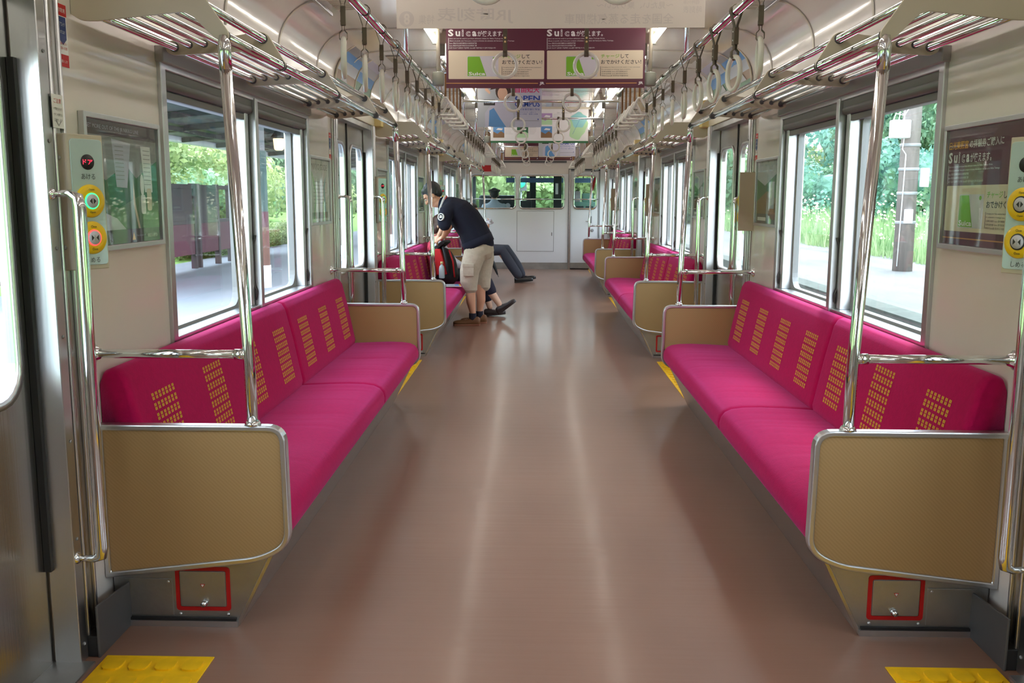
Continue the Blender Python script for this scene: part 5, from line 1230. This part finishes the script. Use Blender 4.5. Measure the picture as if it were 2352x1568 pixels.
CM = {m: [crown_mesh(i * 7 + j, m) for j in range(2)] for i, m in enumerate(('leaf_light', 'leaf_mid', 'leaf_hazy'))}
CO = {m: core_mesh(i, m) for i, m in enumerate(('leaf_light', 'leaf_mid', 'leaf_hazy'))}
trunk = MB().tube([(0, 0, -1.2), (.03, 0, -.3), (0, .05, .3)], [.085, .06, .03], 'bark', 8).mesh('trunk')
rt = random.Random(21)
def tree(x, y, z, r, m, row, j, where):
    word = {'leaf_light': 'light green', 'leaf_mid': 'mid green', 'leaf_hazy': 'haze-tinted green'}[m]
    root = empty('tree', (x, y, z), '%s tree, %s along the %s row %s' % (word, ORD2[j], row, where), 'tree', 'trees %s' % where); root.rotation_euler.z = rt.uniform(0, 6.28)
    root.scale = (r, r, r)
    link('crown', rt.choice(CM[m]), root); c = link('crown_core', CO[m], root); c.scale = (.82, .82, .7); link('trunk', trunk, root)
ORD2 = ORD + ['thirteenth', 'fourteenth', 'fifteenth', 'sixteenth']
LW = 'behind the left platform'; RW = 'behind the right platform'; FW = 'ahead of the train'
for i in range(16): tree(-11.0 - rt.uniform(0, 1.8), 9 + 3.3 * i, 1.3 + rt.uniform(-.3, .7), rt.uniform(1.8, 2.5), rt.choice(('leaf_light', 'leaf_mid', 'leaf_light')), 'front', i, LW)
for i in range(13): tree(-16 - rt.uniform(0, 2), 8 + 4.4 * i, 4.0 + rt.uniform(-.3, .9), rt.uniform(2.8, 3.8), rt.choice(('leaf_mid', 'leaf_light', 'leaf_light')), 'middle', i, LW)
for i in range(9): tree(-23 - rt.uniform(0, 3), 10 + 6.5 * i, 8.0, rt.uniform(4.0, 5.0), rt.choice(('leaf_mid', 'leaf_light')), 'back', i, LW)
for i in range(14): tree(13 + rt.uniform(-.5, 1.5), 4 + 3.6 * i, 1.2 + rt.uniform(-.3, .7), rt.uniform(1.8, 2.5), rt.choice(('leaf_mid', 'leaf_hazy', 'leaf_mid')), 'front', i, RW)
for i in range(13): tree(18 + rt.uniform(0, 2), 3 + 4.4 * i, 4.6 + rt.uniform(-.3, .9), rt.uniform(2.9, 3.7), rt.choice(('leaf_mid', 'leaf_hazy')), 'middle', i, RW)
for i in range(9): tree(26 + rt.uniform(0, 3), 6 + 6.2 * i, 9.0, rt.uniform(4.2, 5.2), rt.choice(('leaf_mid', 'leaf_hazy')), 'back', i, RW)
for i in range(11): tree(-11 + 2.6 * i, 56 + rt.uniform(-3, 4), 2.0 + rt.uniform(-.6, .8), rt.uniform(3.0, 4.0), rt.choice(('leaf_light', 'leaf_mid', 'leaf_light')), 'only', i, FW)
# tall weeds with pale flowers along the right platform edge
rn = random.Random(4); mb = MB(); vs = []; fs = []
for i in range(12000):
    x = rn.uniform(8.2, 10.4); y = rn.uniform(6, 46); h = rn.uniform(.25, .95) * (1.25 if x > 9 else 1); a = rn.uniform(0, PI); w = rn.uniform(.012, .03); dx, dy = math.cos(a) * w, math.sin(a) * w; lx = rn.uniform(-.2, .2); ly = rn.uniform(-.2, .2); z = PZ + max(0, (x - 8.6)) * .15 - .1; o = len(vs)
    vs += [(x - dx, y - dy, z), (x + dx, y + dy, z), (x + lx, y + ly, z + h)]; fs.append((o, o + 1, o + 2))
mb.add(vs, fs, 'weed')
me = bpy.data.meshes.new('weeds'); me.from_pydata(mb.v, [], mb.f); me.materials.append(M['weed']); tag(link('weeds', me), 'tall green weeds along the back of the right platform', 'weeds', None, 'stuff')
vs = []; fs = []
for i in range(1500):
    x = rn.uniform(8.6, 10.2); y = rn.uniform(10, 44); z = PZ + rn.uniform(.75, 1.55) * (.6 + .4 * math.sin(y * 1.3)); r = rn.uniform(.02, .05); o = len(vs); vs += [(x - r, y, z), (x, y - r, z - r * .5), (x + r, y, z), (x, y + r, z + r)]; fs.append((o, o + 1, o + 2, o + 3))
me = bpy.data.meshes.new('blossoms'); me.from_pydata(vs, [], fs); me.materials.append(M['bloom']); tag(link('blossoms', me), 'pale cream flower heads above the weeds by the right platform', 'flowers', None, 'stuff')
# utility pole on the right platform
up = empty('utility_pole', (7.07, 18.26, PZ), 'weathered grey utility pole carrying white boxes on the right platform', 'utility pole')
MB().tube([(0, 0, 0), (0, 0, 7.5)], [.185, .15], 'pole_wood', 18).build('shaft', up)
for z in (.9, 1.45, 1.9, 2.35): MB().lathe([(.186, 0), (.192, .01), (.192, .05), (.186, .06)], 'mid_grey', (0, 0, z), n=18).build('band', up)
MB().box((-.46, -.30, 2.50), (-.12, -.10, 2.83), 'white_box').build('junction_box', up, bevel=.02); MB().box((.18, -.22, 1.60), (.31, -.08, 1.95), 'white_box').build('meter_box', up, bevel=.01); MB().box((-.10, -.22, .92), (.05, -.17, 1.18), 'white_box').build('notice_plate', up)
mb = MB()
for j in range(3): mb.tube([(-.42 + .1 * j, -.2, 2.83), (-.38 + .08 * j, -.2, 2.95 + .03 * j), (-.22, -.2, 2.92), (-.1, -.19, 3.1), (-.13, -.18, 4.2)], .010, 'white_box', 6)
mb.tube([(-.2, -.2, 2.50), (-.22, -.2, 2.3), (-.14, -.18, 2.2), (-.17, -.16, .1)], .010, 'white_box', 6); mb.build('cables', up)
# left platform: canopy, columns, waiting shelter, lamp
cn = empty('platform_canopy', (-4.9, 24, 2.42), 'grey corrugated canopy roof over the left platform', 'canopy')
MB().prism([(-2.1, .0), (1.6, .35), (1.6, .42), (-2.1, .07)], lambda u, v, w: (u, w, v), -12, 24, 'roof_grey').build('roof_sheet', cn)
for i in range(19):
    y = -11.5 + 2.0 * i; MB().prism([(-2.05, -.10), (1.55, .25), (1.55, .34), (-2.05, -.01)], lambda u, v, w: (u, w, v), y, y + .09, 'beam_dark').build('rafter', cn)
for x, z in ((-1.3, -.05), (0, .08), (1.2, .18)): MB().box((x - .04, -12, z), (x + .04, 24, z + .08), 'beam_dark').build('purlin', cn)
MB().tube([(-2.15, -12, -.02), (-2.15, 24, -.02)], .09, 'white_box', 10).build('gutter', cn)
for i, y in enumerate((8.0, 14.2, 20.4, 26.6)):
    c = empty('platform_column', (-4.2, y, PZ), 'platform column banded green, maroon, brown and white, %s from the camera' % ORD[i], 'column', 'banded columns of the left platform')
    for z0, z1, m, r in ((0, .34, 'white_box', .135), (.34, .92, 'column_brown', .125), (.92, 1.15, 'shelter_maroon', .125), (1.15, 2.05, 'column_green', .12), (2.05, 2.64, 'roof_grey', .10)):
        MB().lathe([(r, z0), (r, z1)], m, (0, 0, 0), n=18, smooth=False).build('band', c)
ln = empty('lantern', (-4.0, 14.65, 1.98), 'small glowing lantern hanging under the left platform canopy', 'lantern')
MB().lathe([(.05, 0), (.075, .02), (.09, .17), (.085, .19)], 'lantern_glow', n=8, smooth=False).build('glass_body', ln); MB().lathe([(.13, .18), (.11, .22), (.05, .30), (.02, .33)], 'black', n=12).build('cap', ln); MB().tube([(0, 0, .33), (0, 0, .76)], .01, 'black', 6).build('stem', ln)
# windbreak shelter
wsh = empty('waiting_shelter', (-6.6, 16.6, PZ), 'dark brown platform windbreak with glass panes and maroon skirt boards', 'shelter')
def wpan(y0, y1, glass):
    MB().box((-.04, y0, .28), (.04, y1, .86), 'shelter_maroon').build('skirt_board', wsh, bevel=.005)
    if glass: MB().box((-.005, y0, .92), (.005, y1, 1.50), 'glass').build('glass_pane', wsh)
    else: MB().box((-.03, y0, .86), (.03, y1, 1.54), 'shelter_dark').build('wall_board', wsh, bevel=.005)
    MB().box((-.05, y0, 1.52), (.05, y1, 1.60), 'shelter_dark').box((-.05, y0, .86), (.05, y1, .92), 'shelter_dark').build('frame_bar', wsh)
for j, (y0, y1, g) in enumerate(((-5.6, -3.0, 0), (-3.0, -1.6, 0), (-1.2, 1.35, 0), (1.6, 2.7, 0), (2.7, 3.5, 1), (3.5, 4.3, 1), (4.3, 5.1, 1), (5.1, 5.9, 1))):
    wpan(y0 + .06, y1 - .06, g)
for y in (-5.6, -3.0, -1.6, -1.2, 1.35, 1.6, 2.7, 3.5, 4.3, 5.1, 5.9): MB().box((-.05, y - .05, 0), (.05, y + .05, 1.62), 'shelter_dark').build('post', wsh)
# low hedge and signal light ahead
hd = empty('hedge', (-7.9, 24, .1), 'low clipped hedge behind the left platform beyond the column', 'hedge'); 
for j in range(6): 
    o = link('foliage', CM['leaf_light'][j % 2], hd, (0, -3 + 2.2 * j, 0)); o.scale = (.7, 1.4, .55)
sg = empty('signal_lamp', (-.5, 30, 1.5), 'bluish signal light ahead of the train, left of the windscreen post', 'signal')
MB().lathe([(.14, 0), (.16, .05), (.0, .06)], 'led_green', (0, 0, .25), (0, -1, 0), 16).build('lens', sg); MB().box((-.2, .0, 0), (.2, .15, .55), 'dark_grey').build('housing', sg); MB().tube([(0, .1, -2.7), (0, .1, 0)], .05, 'mid_grey', 8).build('post', sg)
